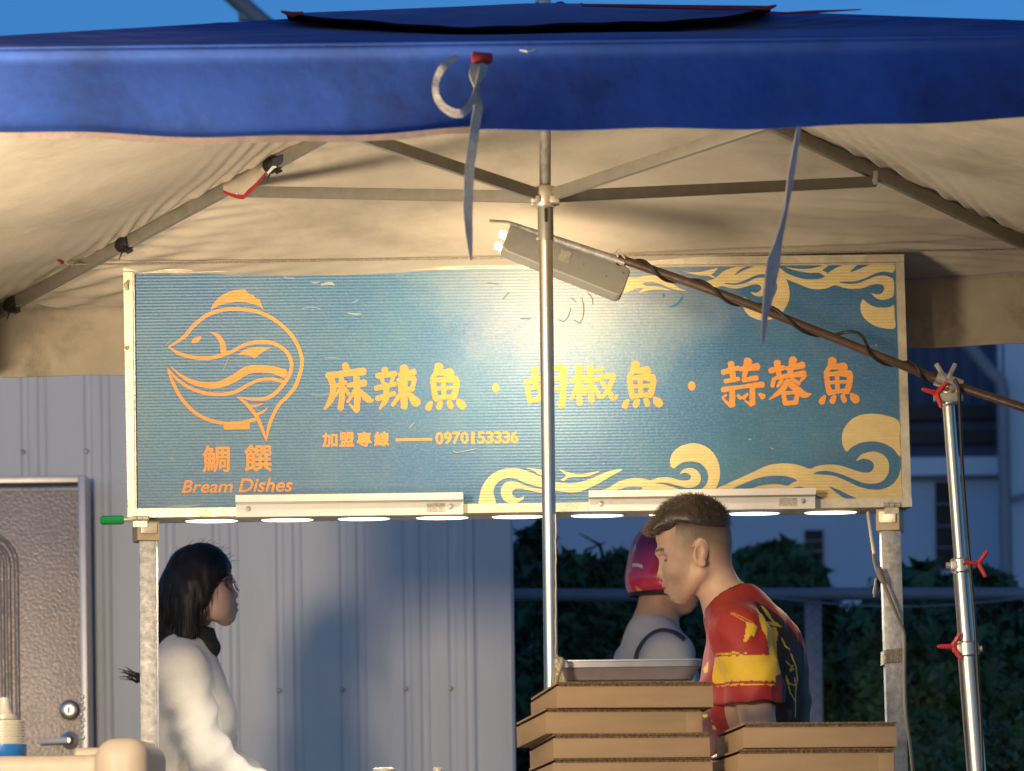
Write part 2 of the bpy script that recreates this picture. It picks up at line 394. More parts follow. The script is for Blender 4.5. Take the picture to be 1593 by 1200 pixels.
# grey metal shed behind the stall on the left
YW = 12.0
shed = thing('metal_shed', P(350, 1300, YW) * 1 - Vector((0, 0, CH)), 'grey ribbed metal shed behind the stall with screwed siding', 'shed')
xl = lambda px: P(px, 1000, YW).x
PITCH = px2m(98.5, YW)
def siding(x0, wid):
    # one sheet: flat, a groove, a rib, a groove
    rb = px2m(20, YW); gd = .006
    prof = [(0, 0), (wid - .090, 0), (wid - .080, .006), (wid - .068, .006), (wid - .058, 0), (wid - .034, 0), (wid - .024, .006), (wid - .012, .006), (wid - .001, 0)]
    b = MB(); G = [[(x0 + a, YW + d, z) for a, d in prof] for z in (0, 1.2, 2.2, 3.1)]
    b.grid(G, flip=False); return b
x = xl(-120 - 98.5); k = 0
sheet_mesh = None
while x < xl(738) - .02:
    wid = min(PITCH, xl(738) - x)
    sh = siding(x, wid).build('siding_sheet', M_siding, shed, angle=20)
    for py in (700, 1076):
        if True:
            sx = x + wid - px2m(38, YW); z = P(300, py, YW).z
            MB().lathe((sx, YW - .001, z), [(.006, 0), (.0085, -.003), (.007, -.005), (.003, -.006)], 12, 'Y').build('screw', M_galv, sh)
    x += PITCH; k += 1
b = MB(); x0, x1 = xl(738), xl(800)
b.grid([[(x0, YW + .004, z), (x0 + .01, YW - .012, z), (x1 - .01, YW - .012, z), (x1, YW, z), (x1, YW + 3.0, z)] for z in (0, 3.1)]); b.build('corner_trim', M_siding, shed, angle=20)
MB().box(((xl(800) + xl(-220)) / 2, YW + 1.5, 3.13), (abs(xl(800) - xl(-220)), 3.1, .05)).build('roof', M_siding, shed)
MB().box(((xl(800) + xl(-220)) / 2, YW + 3.0, 1.54), (abs(xl(800) - xl(-220)), .04, 3.08)).build('wall', M_siding, shed)

# steel door in front of it
YD = 11.85
dz1 = P(60, 742, YD).z
door = thing('steel_door', Vector((P(20, 1000, YD).x, YD, 0)), 'embossed grey steel door with deadbolt and lever handle at left', 'door')
xr, xj = P(137, 900, YD).x, P(125, 900, YD).x; xL = xr - .95
MB().box(((xL + xj) / 2, YD + .03, dz1 / 2 - .02), (xj - xL - .006, .04, dz1 - .05), bev=.003).build('door_leaf', M_door, door)
b = MB(); b.box(((xj + xr) / 2, YD + .03, dz1 / 2), (xr - xj, .14, dz1), bev=.004); b.build('door_jamb', M_doorframe, door)
b = MB(); b.box((xL - .01, YD + .03, dz1 / 2), (xr - xj, .14, dz1), bev=.004); b.build('door_jamb', M_doorframe, door)
b = MB(); b.box(((xL + xj) / 2, YD + .0295, dz1 - .012), (xj - xL + .004, .13, px2m(11, YD)), bev=.003); b.build('door_head', M_doorframe, door)
# raised arched mouldings
def arch(cx, w_, top, bot, r):
    pts = [Vector((cx - w_, YD + .008, bot))]
    for i in range(13):
        a = math.pi * (1 - i / 12); pts.append(Vector((cx + w_ * math.cos(a), YD + .008, top - w_ + w_ * math.sin(a))))
    pts.append(Vector((cx + w_, YD + .008, bot))); return pts
ax = P(-22, 1000, YD).x
for wpx in (48, 36, 26):
    MB().tube(arch(ax, px2m(wpx, YD), P(0, 830 + (48 - wpx), YD).z, .9, .01), .0085, 8).build('moulding', M_door, door)
dl = P(108, 1105, YD); dl.y = YD + .01
db = MB().lathe(dl, [(.032, 0), (.034, -.008), (.028, -.022), (.020, -.026), (.012, -.026)], 24, 'Y').build('deadbolt', M_chrome, door)
MB().box(dl + Vector((0, -.031, 0)), (.006, .008, .020)).build('keyhole', M_black, db)
lv = P(108, 1152, YD); lv.y = YD + .01
MB().lathe(lv, [(.030, 0), (.030, -.008), (.016, -.014), (.012, -.045), (.008, -.05)], 20, 'Y').build('rosette', M_chrome, door)
q = P(62, 1154, YD); q.y = YD - .035; b = MB().bar(lv + Vector((0, -.045, 0)), q, .020, .012, .004); b.build('lever_handle', M_white, door)
b = MB()
for py in range(1085, 1150, 9):
    p = P(131 + random.uniform(-2, 2), py, YD); b.lathe((p.x, YD - .041, p.z), [(.006, 0), (.008, -.004), (.003, -.006)], 8, 'Y')
for i in range(0): pass
b.build('strike_dents', M_chrome, door)

# building across the road (right): walls, dark upper storey, slit windows
YB = 26.0
bl = thing('blue_building', Vector((P(1150, 900, YB).x, YB, 0)), 'dull blue grey building with slit windows and dark upper storey', 'building')
def wallbox(name, px0, px1, py0, py1, Y, dep, m, par, z0=None, bev=0.):
    a, c = P(px0, py0, Y), P(px1, py1, Y)
    zb = c.z if z0 is None else z0
    return MB().box(((a.x + c.x) / 2, Y + dep / 2, (a.z + zb) / 2), (abs(c.x - a.x), dep, abs(a.z - zb)), bev=bev).build(name, m, par, smooth=bev > 0)
wallbox('wall', 700, 1556, 745, 900, YB, 6, M_bldg, bl, z0=0)
wallbox('parapet', 700, 1556, 721, 738, YB - .15, .5, M_bldg2, bl)
wallbox('ledge', 700, 1556, 739.5, 745, YB - .05, .4, M_pipe, bl)
wallbox('upper_wall', 700, 1556, 520, 720, YB + .6, 5, M_darkroof, bl)
for i, py in enumerate((640, 678)):
    wallbox('cladding_band', 700, 1556, py, py + 11, YB + .5, .1, MATS['black_rubber'], bl)
for px in range(1415, 1556, 24):
    wallbox('cladding_rib', px, px + 4, 520, 640, YB + .55, .05, M_darkroof, bl)
for (a_, c_, t_, b__) in ((1455, 1486, 750, 885), (1252, 1281, 825, 888), (1040, 1070, 760, 885)):
    wn = wallbox('window', a_, c_, t_, b__, YB - .02, .1, M_glass, bl)
    for k in range(1, 4):
        yy = t_ + (b__ - t_) * k / 4; wallbox('glazing_bar', a_, c_, yy, yy + 1.5, YB - .05, .04, M_pipe, wn)

YR = 25.4
rb = thing('pale_building', Vector((P(1700, 900, YR).x, YR, 0)), 'paler blue building at the right edge behind a drainpipe', 'building')
wallbox('wall', 1561, 1900, 450, 1100, YR, .25, M_bldg2, rb, z0=0)
wallbox('corner_bead', 1556.5, 1560.5, 450, 1100, YR - .03, .1, M_bldg2, rb, z0=0)
MB().tube([P(1505, 535, YR - .2), P(1540, 578, YR - .2), P(1556, 592, YR - .2), P(1560, 610, YR - .2), P(1566, 900, YR - .2), P(1573, 1140, YR - .2), P(1574, 1500, YR - .2)], px2m(10, YR), 12).build('drainpipe', M_pipe, rb)
MB().tube([P(1562, 782, YR - .15), P(1650, 752, YR - .15)], px2m(5, YR), 10).build('pipe_branch', M_pipe, rb)

# chain link fence
YF = 15.0
fe = thing('chain_link_fence', Vector((P(1230, 900, YF).x, YF, 0)), 'chain link fence with thick blue grey top rail', 'fence')
MB().tube([P(700, 925, YF), P(1000, 926, YF), P(1300, 924, YF), P(1700, 924, YF)], px2m(10, YF), 12).build('top_rail', M_pipe, fe)
for px in (1266, 1745):
    p = P(px, 930, YF); MB().box((p.x, YF + .06, p.z / 2), (px2m(26, YF), .06, p.z), bev=.006).build('post', M_pipe, fe)
xa, xb, zt = P(700, 930, YF).x, P(1700, 930, YF).x, P(1200, 935, YF).z
b = MB(); pt = .125; n_ = int((xb - xa) / (pt / 1)) + 1
for i in range(n_):
    for ph in (0, 1):
        pts = []; z = zt; k = 0
        while z > .05:
            pts.append(Vector((xa + i * pt + (pt * .5 if (k + ph) % 2 else 0), YF - .05 + (.003 if (k + ph) % 2 else -.003), z))); z -= pt * .5; k += 1
        b.tube(pts, .0014, 3, False)
M_wire = mat('dull_wire', (.07, .075, .085), .6)
props(b.build('wire_mesh', M_wire, fe, smooth=False), kind='stuff')
sag = [P(px, 930 + 14 * math.sin(math.pi * (px - 1200) / 400), YF - .08) for px in range(1200, 1601, 40)]
MB().tube(sag, .004, 6).build('sagging_wire', M_pipe, fe)

# vegetation
def leaves(centers, radii, count, size, seed, thin=1.0):
    r_ = np.random.default_rng(seed); V, Fc = [], []
    tot = sum(a * b_ * c for a, b_, c in radii)
    pts = []
    for c, rr in zip(centers, radii):
        n = int(1.7 * count * rr[0] * rr[1] * rr[2] / tot) + 50
        d = r_.normal(size=(n, 3)); d /= np.linalg.norm(d, axis=1)[:, None]
        rad = r_.uniform(.55, 1.0, n) ** .6
        lump = np.array([mnoise.noise(Vector(tuple(q * 2.6 + np.array(c))) ) for q in d])
        p = np.array(c) + d * np.array(rr) * (rad * (1 + .38 * lump))[:, None]; pts.append((p, d))
    p = np.concatenate([a for a, _ in pts]); d = np.concatenate([b_ for _, b_ in pts]); n = len(p)
    nrm = d + r_.normal(size=(n, 3)) * .7; nrm /= np.linalg.norm(nrm, axis=1)[:, None]
    up = r_.normal(size=(n, 3)); u = np.cross(nrm, up); u /= np.linalg.norm(u, axis=1)[:, None]; v = np.cross(nrm, u)
    L = size * (.35 + 1.0 * r_.random(n) ** 1.8)[:, None]; W = L * r_.uniform(.3, .6, n)[:, None]
    fold = nrm * L * .12
    vs = np.stack([p - u * L, p + v * W + fold, p + u * L, p - v * W + fold], 1).reshape(-1, 3)
    fs = np.arange(n * 4).reshape(n, 4)
    return vs, fs
def bush(name, label, cat, blobs, Y, count, size, m, seed, group=None, stem=True):
    base = P(blobs[0][0], 1300, Y); base.z = 0
    t = thing(name, base, label, cat, group)
    cs, rs = [], []
    for (px, py, rx, ry) in blobs:
        c = P(px, py, Y + random.uniform(-.15, .15)); cs.append(tuple(c)); rs.append((px2m(rx, Y), px2m(min(rx, ry), Y) * .8, px2m(ry, Y)))
    vs, fs = leaves(cs, rs, count, size, seed)
    # dense inner twig mass so that the crown is not see-through
    o = np_mesh('crown', vs - np.array(wloc(t)), fs, m, t, smooth=False); props(o, kind='stuff')
    b = MB()
    for c in cs:
        b.tube([base + Vector((random.uniform(-.1, .1), 0, 0)), Vector(c) * .5 + base * .5 + Vector((0, 0, .05)), Vector(c) + Vector((0, 0, .1))], [.03, .02, .008], 7)
        for q in range(7):
            e = Vector(c) + Vector((random.uniform(-1, 1) * rs[0][0], random.uniform(-.3, .3), random.uniform(-.2, 1) * rs[0][2] * .9)); b.tube([Vector(c) - Vector((0, 0, .2)), (Vector(c) + e) / 2 + Vector((0, 0, .05)), e], [.012, .008, .003], 5)
    b.build('trunk', M_bark, t); return t
GH = 'shrubs growing along the chain link fence'
bush('tall_shrub', 'tall dark shrub squeezed against the end of the metal shed', 'shrub', [(832, 1000, 55, 170), (820, 1180, 70, 130), (850, 1120, 60, 150)], 16.6, 7000, .06, M_leaf, 1, GH)
bush('climbing_shrub', 'leafy shrub topping the fence rail just right of the centre pole', 'shrub', [(910, 960, 80, 85), (880, 905, 42, 40), (965, 900, 45, 40), (925, 1090, 110, 130)], 15.9, 8000, .062, M_leaf2, 2, GH)
bush('shrub', 'dark shrub behind the person in the red helmet', 'shrub', [(1050, 1040, 110, 125), (1010, 1150, 120, 110), (1100, 1120, 110, 120)], 16.2, 8000, .06, M_leaf, 3, GH)
bush('shrub', 'dark shrub behind the fence post beside the red jersey', 'shrub', [(1225, 1040, 105, 115), (1270, 1140, 120, 110), (1180, 1150, 110, 100)], 16.3, 8000, .06, M_leaf, 4, GH)
bush('shrub', 'dense shrub rising over the rail between cart post and lamp stand', 'shrub', [(1430, 960, 90, 80), (1400, 1060, 120, 130), (1480, 1090, 110, 130)], 16.0, 9000, .058, M_leaf2, 5, GH)
bush('shrub', 'dark shrub beneath the drainpipe right of the lamp stand', 'shrub', [(1540, 960, 48, 75), (1560, 1150, 90, 110), (1515, 1060, 75, 110)], 16.4, 6500, .058, M_leaf, 6, GH)
bush('low_shrub', 'low leafy undergrowth along the fence foot at bottom right', 'shrub', [(1450, 1190, 140, 75), (1560, 1200, 110, 75), (1330, 1190, 130, 70)], 15.6, 6500, .05, M_leaf2, 8, GH)
bush('roadside_tree', 'round dark tree in front of the blue building wall', 'tree', [(1205, 905, 72, 55), (1165, 935, 60, 50), (1250, 935, 40, 40)], 20.5, 6000, .075, M_leaf2, 7)
bush('hedge_mass', 'dark hedge filling the gap behind the fence', 'hedge', [(px, 1130, 130, 185) for px in range(830, 1640, 110)], 17.6, 16000, .085, M_leaf, 9)

# grey arm of a street lamp above the canopy, top left
la = thing('street_lamp_arm', Vector((P(300, 1300, 20).x, 20, 0)), 'grey slanted lamp pole arm against the sky at top left', 'lamp post')
MB().tube([P(300, -60, 20), P(355, -12, 20), P(408, 34, 20), P(440, 62, 20)], px2m(14, 20), 12).build('arm', M_pipe, la)
MB().box(P(381, 26, 20), (px2m(20, 20), .06, px2m(16, 20)), bev=.01).build('bracket', M_pipe, la)
b = MB(); b.tube([P(440, 62, 20), Vector((P(440, 62, 20).x, 20, 0))], .06, 12); b.build('pole', M_pipe, la)

# ------------------------------------------------------------------ square market umbrella
YP = 7.78; HS = 1.4
um = thing('market_umbrella', Vector((P(848, 1000, YP).x + .012, YP, 0)), 'big square blue market umbrella with cream lining over the stall', 'umbrella')
A = P(848, 6, YP)
def corner(sx, sy, dz): return Vector((A.x + sx * HS, YP + sy * HS, CH + 1.395 + dz))
cFL, cFR, cBL, cBR = corner(-1, -1, .022), corner(1, -1, .020), corner(-1, 1, -.012), corner(1, 1, .055)
def panel(a, b_, c, seed, sag=.035, wr=.012, nt_=200, ns=200):
    a, b_, c = [np.array(v) for v in (a, b_, c)]
    T = np.linspace(0.0, 1, nt_)[:, None]; S = np.linspace(0, 1, ns)[None, :]
    base = a + T[..., None] * ((1 - S)[..., None] * b_ + S[..., None] * c - a)
    n = np.cross(b_ - a, c - a); n /= np.linalg.norm(n)
    if n[2] < 0: n = -n
    wdt = np.linalg.norm(c - b_); dl, dr = S * T * wdt, (1 - S) * T * wdt
    r_ = np.random.default_rng(seed)
    d = -sag * (4 * S * (1 - S)) ** .8 * np.sin(math.pi * np.minimum(T, .98) * .62)
    L = T * np.linalg.norm((b_ + c) / 2 - a)
    def gathers(dist, ph):
        # short diagonal folds pulled out from the hip rib
        f = np.sin(2 * math.pi * (L * 9.5 + dist * 7 + .8 * np.sin(L * 7.3 + ph) + .3 * np.sin(L * 19 + 2 * ph) + ph)) * .7 + np.sin(2 * math.pi * (L * 17 + dist * 4 + .6 * np.sin(L * 5 + ph * 2))) * .25
        amp = np.exp(-dist / (.17 + .09 * np.sin(L * 5 + ph))) * (1 - np.exp(-dist / .012)) * (.35 + .65 * np.clip(np.sin(L * 4.1 + ph * 3) + .4, 0, 1))
        return f * amp
    d = d + wr * gathers(dl, r_.uniform(0, 6)) + wr * gathers(dr, r_.uniform(0, 6))
    for k in range(7):   # broad drag lines
        fx, fy, p = r_.uniform(-5, 5), r_.uniform(2, 9), r_.uniform(0, 6); d = d + .0022 * np.sin(fx * (S - .5) * T * wdt * 2 + fy * L * 1.6 + p) * (4 * S * (1 - S)) ** .5 * np.minimum(1, (1 - T) * 12)
    return base + d[..., None] * n, n
def shell(name, G, n, par, th=.006, lin=None):
    b = MB(); b.grid(G, 0); b.grid(np.asarray(G) - n * th, 1)
    G = np.asarray(G); H = G - n * th
    b.grid(np.stack([G[-1], H[-1]]), 0)
    return b.build(name, [M_blue, lin or M_lining], par, angle=180)
for (b_, c, sd) in ((cBL, cBR, 11), (cFL, cBL, 12), (cBR, cFR, 13), (cFR, cFL, 14)):
    G, n = panel(A, b_, c, sd); shell('canopy_panel', G, n, um)
def valance(name, a, b_, L0, L1, out, seed, lin, hemcol=True, bow=0.0):
    a, b_ = np.array(a), np.array(b_); S = np.linspace(0, 1, 160); T = np.linspace(0, 1, 24); r_ = np.random.default_rng(seed); out = np.array(out, float)
    G = np.zeros((24, 160, 3)); wl = np.linalg.norm(b_ - a)
    for i, t in enumerate(T):
        L = L0 + (L1 - L0) * S + .004 * np.sin(S * 17 + seed) + .002 * np.sin(S * 53) + bow * np.sin(math.pi * S)
        off = np.zeros(160)
        for k in range(6):
            f, p = r_.uniform(1.5, 9) if i == 0 else 0, 0
        ph = [(2.1, .3, .012), (5.3, 1.7, .010), (9.7, 4.1, .006), (16.3, 2.2, .003)]
        for f, p, am in ph: off += am * np.sin(f * S * wl + p + seed + t * 1.1) * t ** 1.2
        off += 0
        crease = .010 * np.exp(-((t - .06) / .06) ** 2)
        G[i] = a + S[:, None] * (b_ - a) + np.array([0, 0, -1]) * (L * t)[:, None] + out * (off + crease)[:, None]
    H = G - out * .005
    m = MB(); m.grid(G, 0); m.grid(H, 1); m.grid(np.stack([G[-1], H[-1]]), 0)
    o = m.build(name, [M_blue, lin], um, angle=180); return G
zz = Vector((0, 0, .0))
GF = valance('valance', cFL, cFR, .150, .128, (0, -1, 0), 3, M_lining, bow=.026)
valance('valance', cBL, cBR, .195, .20, (0, 1, 0), 5, M_valin)
valance('valance', cFL, cBL, .155, .195, (-1, 0, 0), 7, M_valin)
valance('valance', cFR, cBR, .14, .20, (1, 0, 0), 8, M_valin)
# worn brown hem tape hanging just below the front valance on its left half
e = GF[-1]; sel = [i for i in range(160) if e[i][0] < P(738, 210, 6.38).x]
b = MB(); up = [e[i] + np.array([0, -.004, .004]) for i in sel]; dn = [e[i] + np.array([0, -.003, -.0075 - .001 * math.sin(i * .9)]) for i in sel]
b.grid(np.stack([up, dn])); b.grid(np.stack([dn, [p + np.array([0, .012, .004]) for p in dn]])); b.build('hem_tape', M_hem, um, angle=180)
# seam bead along the eave
b = MB(); b.tube([Vector(p) + Vector((0, -.004, -.004)) for p in GF[0][::4]], .0035, 6); b.build('eave_seam', M_blue, um)

# ribs, struts, hub and pole
Ar = A - Vector((0, 0, .030))
ribs = {}
for nm, c, t_ in (('BL', cBL, .516), ('BR', cBR, .565), ('FL', cFL, .60), ('FR', cFR, .62)):
    e = c - Vector((0, 0, .028)); up = Vector((0, 0, 1))
    rbm = MB().bar(Ar, e, .016, .030, .003, up=Vector((0, 0, 1))).build('rib', M_steel, um); ribs[nm] = (e, t_, rbm)
hub = P(848, 307, YP); hub.x += .0
for nm in ribs:
    e, t_, rbm = ribs[nm]; j = Ar + (e - Ar) * t_ - Vector((0, 0, .022)); d = (j - hub).normalized()
    st = MB().bar(hub + d * .028, j, .014, .026, .002, up=Vector((0, 0, 1))).build('strut', M_steel, um)
    b = MB(); b.box(j + Vector((0, 0, .008)), (.018, .026, .034), bev=.003); b.lathe(j + Vector((0, -.016, 0)), [(.006, 0), (.006, .032)], 10, 'Y'); b.build('joint', M_galv, st)
    b = MB(); b.box(hub + d * .030 - Vector((0, 0, .012)), (.020, .020, .016), bev=.004); b.build('hinge_lug', M_tarn, st)
b = MB().lathe(hub, [(.012, .024), (.022, .022), (.028, .013), (.0285, -.011), (.023, -.021), (.015, -.024)], 24); b.build('hub', M_tarn, um)
sl0, sl1 = P(848, 318, YP), P(849, 375, YP)
slv = MB().lathe(sl1, [(.0165, 0), (.0172, .004), (.0172, sl0.z - sl1.z - .004), (.014, sl0.z - sl1.z)], 24).build('runner_sleeve', M_steel, um)
MB().box(P(849, 337, YP) + Vector((0, -.0170, 0)), (.006, .004, .030), bev=.0018).build('slot', M_black, slv)
b = MB()
for dx in (-.018, .018): b.lathe(sl1 + Vector((dx, -.002, .004)), [(.003, -.003), (.003, .003)], 8, 'Y')
b.build('rivet', M_tarn, slv)
MB().tube([A - Vector((0, 0, .02)), hub], .0125, 24).build('upper_pole', M_galv, um)
MB().tube([sl1 + Vector((0, 0, .002)), P(857, 1060, YP), Vector((P(857, 1060, YP).x + .004, YP, 0.05))], .0150, 28).build('pole', M_chrome, um)
MB().lathe(Vector((P(857, 1060, YP).x, YP, 0)), [(.26, 0), (.26, .05), (.05, .07), (.03, .25), (.02, .25)], 28).build('base', M_black, um)
MB().lathe(P(845, 10, YP), [(.017, -.02), (.017, .012), (.012, .022), (.004, .026)], 20).build('finial', M_white, um)
# wind vent cap on the crown
cap = [P(445, 21, 7.12), P(1200, 12, 7.12), P(1175, 18, 8.4), P(470, 27, 8.4)]; At = P(845, 5, 7.75)
for i in range(4):
    b_, c = cap[i], cap[(i + 1) % 4]
    nt_, ns = 30, 90; T = np.linspace(0, 1, nt_)[:, None, None]; S = np.linspace(0, 1, ns)[None, :, None]; a_, bb, cc = [np.array(v) for v in (At, b_, c)]
    G = a_ + T * ((1 - S) * bb + S * cc - a_)
    droop = -(.052 if i == 0 else .02) * np.sin(math.pi * S[..., 0]) ** .8 * T[..., 0] ** 2 + .003 * np.sin(S[..., 0] * 13 + i) * T[..., 0] + .001 * np.sin(S[..., 0] * 47 + 2 * i) * T[..., 0] ** 2
    G[..., 2] += droop
    if i == 0: G[..., 1] -= .10 * np.sin(math.pi * S[..., 0]) * T[..., 0]
    b = MB(); b.grid(G, 0); b.grid(G - np.array([0, 0, .004]), 1); b.build('vent_flap', [M_blue, M_pants], um, angle=180)
for p, dx in ((cap[0], -1), (cap[1], 1)):
    MB().add([p, p + Vector((dx * .010, 0, .008)), p + Vector((-dx * .03, 0, .006)), p + Vector((-dx * .034, .004, -.012)), p + Vector((-dx * .012, 0, -.010)), p + Vector((0, .01, 0))], [(0, 1, 2, 3, 4), (0, 5, 1), (1, 5, 2), (2, 5, 3), (3, 5, 4), (4, 5, 0)]) or None
    b = MB(); b.tube([p + Vector((dx * .010, 0, .004)), p + Vector((-dx * .012, -.004, -.004)), p + Vector((-dx * .035, -.004, -.001))], [.002, .006, .003], 6); b.build('corner_tab', M_red, um)
b = MB(); b.tube([P(905, 9, 7.30), P(1000, 10, 7.2), P(1120, 13, 7.12), P(1195, 14, 7.1)], [.002, .004, .004, .002], 6); b.build('edge_binding', M_red, um)
b = MB(); b.tube([P(1190, 22, 7.0), P(1260, 19, 7.0), P(1340, 15, 7.0)], [.001, .003, .001], 6); b.build('edge_binding', M_red, um)

# fabric sleeve pocket with red trim, black ties on the left rib
def on_rib(nm, t): e = ribs[nm][0]; return Ar + (e - Ar) * t
q = on_rib('BL', .515)
b = MB(); G = []
for s_ in np.linspace(-1, 1, 13):
    c = on_rib('BL', .50 + .045 * s_) + Vector((0, -.010, .012)); hgt = .048 * (1 - .75 * abs(s_) ** 1.5) * (1.1 if s_ > 0 else .9)
    G.append([c + Vector((0, -.012 * math.sin(v * 3.1), -hgt * v - .0)) for v in (0, .25, .5, .75, 1)])
b.grid(G); pk = b.build('pocket', M_valin, um, angle=180)
b = MB(); b.grid([[r_[-1] + Vector((0, -.001, .001)), r_[-1] + Vector((0, -.003, -.006 - .006 * (1 - abs(i - 6) / 6)))] for i, r_ in enumerate(G)]); b.build('red_trim', M_red, pk, angle=180)
for nm, t_ in (('BL', .455), ('BL', .735), ('BL', .965), ('BR', .955)):
    c = on_rib(nm, t_); d = (ribs[nm][0] - Ar).normalized()
    b = MB(); b.tube([c - d * .022, c - d * .006, c + d * .012, c + d * .022], [.016, .021, .020, .015], 10)
    b.tube([c + Vector((0, -.018, -.01)), c + Vector((.012, -.03, -.024)), c + Vector((.024, -.03, -.020)) + d * .0], [.005, .006, .003], 7)
    b.tube([c + Vector((0, -.018, -.01)), c + Vector((-.006, -.03, -.03)), c + Vector((-.012, -.03, -.045))], [.003, .002, .001], 6)
    b.build('tie', M_black, um)
c = on_rib('BL', .452); b = MB(); b.bar(c + Vector((-.002, -.024, -.004)), c + Vector((.034, -.03, .010)), .020, .012, .004); b.build('buckle', M_pants, um)
b = MB(); b.tube([c + Vector((-.015, -.024, -.028)), c + Vector((-.002, -.026, -.014)), c + Vector((.006, -.026, -.012))], [.003, .004, .003], 8); b.build('clip', M_white, um)
# eave strings
sL, sR = P(105, 412, 8.9), P(1632, 387, 8.9)
b = MB(); b.tube([sL + (sR - sL) * t for t in np.linspace(0, 1, 12)], .0022, 6); b.build('brace_string', M_strap, um)
b = MB(); b.tube([P(-60, 268, 8.1), P(0, 322, 8.4), P(50, 366, 8.6), P(106, 411, 8.9)], .0036, 6); b.build('brace_string', M_webbing, um)
b = MB(); kn = P(37, 352, 8.52); b.tube([kn + Vector((0, -.006, 0)), kn + Vector((-.005, -.008, -.016)), kn + Vector((0, -.008, -.022)), kn + Vector((.004, -.008, -.012)), kn + Vector((0, -.006, 0))], .0014, 5); b.build('knot', M_webbing, um)
b = MB(); b.tube([P(84, 397, 8.78), P(97, 409, 8.85)], [.004, .005], 6); b.build('knot', M_red, um)

# webbing straps hanging from the front valance
def ribbon(name, pts, widths, m, par, twist=None, th=.0016):
    pts = catmull([list(p) for p in pts], 8); k = len(pts); ws = np.interp(np.linspace(0, 1, k), np.linspace(0, 1, len(widths)), widths)
    tw = np.interp(np.linspace(0, 1, k), np.linspace(0, 1, len(twist)), twist) if twist is not None else np.zeros(k)
    L, Rr, L2, R2 = [], [], [], []
    for i, p in enumerate(pts):
        t = pts[min(i + 1, k - 1)] - pts[max(i - 1, 0)]; t = t / np.linalg.norm(t); v = np.array([0, -1., 0]); s = np.cross(t, v); s /= max(np.linalg.norm(s), 1e-6); u = np.cross(s, t)
        a = tw[i]; s2 = s * math.cos(a) + u * math.sin(a); n2 = np.cross(t, s2)
        L.append(p - s2 * ws[i] / 2 + n2 * th / 2); Rr.append(p + s2 * ws[i] / 2 + n2 * th / 2); L2.append(p - s2 * ws[i] / 2 - n2 * th / 2); R2.append(p + s2 * ws[i] / 2 - n2 * th / 2)
    b = MB(); mid = [(a + c) / 2 + (a - d) / th * w0 * .2 for a, c, d, w0 in zip(L, Rr, L2, ws)]
    b.grid(np.stack([L, mid, Rr, R2, L2, L], 1)); return b.build(name, m, par, angle=50)
YV = 6.335; wv = lambda n: px2m(n, YV)
yv = lambda p, d=0: P(p[0], p[1], YV - d)
ribbon('strap', [yv((741, 98)), yv((737, 118), .02), yv((741, 140), .025), yv((744, 165), .022), yv((738, 205), .03), yv((731, 260), .03), yv((728, 320), .03), yv((730, 370), .03), yv((733, 405), .03)], [wv(14), wv(15), wv(9), wv(15), wv(15), wv(15), wv(15), wv(11), wv(3)], M_webbing, um, [0, .4, 1.1, .5, .2, .1, .15, .3, .3])
ribbon('strap', [yv((754, 98)), yv((750, 112), .03), yv((743, 130), .035), yv((737, 153), .04), yv((722, 174), .05), yv((706, 176), .05), yv((688, 165), .045), yv((678, 145), .04), yv((680, 122), .03), yv((692, 102), .03), yv((712, 88), .02)], [wv(12), wv(14), wv(9), wv(10), wv(13), wv(14), wv(12), wv(11), wv(12), wv(13), wv(9)], M_webbing, um, [.3, .5, .9, .5, .2, .1, .2, .5, .4, .3, .5])
b = MB(); c = yv((750, 91)); b.box(c + Vector((0, -.004, 0)), (wv(33), .012, wv(17)), Matrix.Rotation(R(6), 3, 'Y'), bev=.005); b.build('strap_patch', M_red, um)
ribbon('tape', [yv((1243, 198)), yv((1238, 225), .02), yv((1231, 270), .03), yv((1222, 325), .03), yv((1211, 375), .03), yv((1203, 410), .03), yv((1196, 455), .03), yv((1189, 500), .03), yv((1186, 534), .03)], [wv(6), wv(9), wv(10), wv(9), wv(14), wv(22), wv(18), wv(10), wv(3)], M_twist, um, [0, .7, .3, 1.0, .7, .3, .5, .8, .2], th=.004)
b = MB(); b.tube([yv((808, 78)), yv((820, 79.5), .004), yv((832, 77))], [.001, .0028, .001], 8); b.build('scuff_thread', M_white, um)

# cord tied along the lower pole
cd_ = MB(); cd_.tube([P(864 + (i % 3) * .5, 800 + i * 14, YP - .012) for i in range(17)], .0016, 6)
o = cd_.build('cord', M_webbing); props(o, 'thin pale cord tied down the right side of the centre pole', 'cord')

# ------------------------------------------------------------------ sign
YS = 9.0
TL, TR, BRr, BLl = P(193, 412, YS), P(1405, 398, YS), P(1416, 790, YS), P(201, 806, YS)
sg = thing('stall_sign', (TL + TR + BRr + BLl) / 4 - Vector((0, 0, .32)), 'wide blue corrugated stall sign with orange Chinese lettering and fish emblem', 'sign')
def quad_board(name, tl, tr, br, bl_, y0, y1, m, par, sm=False):
    b = MB(); vs = [Vector((v.x, y, v.z)) for y in (y0, y1) for v in (tl, tr, br, bl_)]
    b.add(vs, [(0, 1, 2, 3), (7, 6, 5, 4), (0, 4, 5, 1), (1, 5, 6, 2), (2, 6, 7, 3), (3, 7, 4, 0)]); return b.build(name, m, par, smooth=False)
i_ = lambda x, y: P(x, y, YS)
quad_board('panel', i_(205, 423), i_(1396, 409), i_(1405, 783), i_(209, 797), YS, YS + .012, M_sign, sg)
def fbar(pts, y0, y1):
    return quad_board('frame_bar', *pts, y0, y1, M_alum, sg)
fbar([i_(193, 412), i_(1405, 398), i_(1405, 409.5), i_(193, 424.5)], YS - .022, YS + .02)
fbar([i_(200, 793), i_(1417, 776), i_(1417, 790), i_(200, 807)], YS - .024, YS + .02)
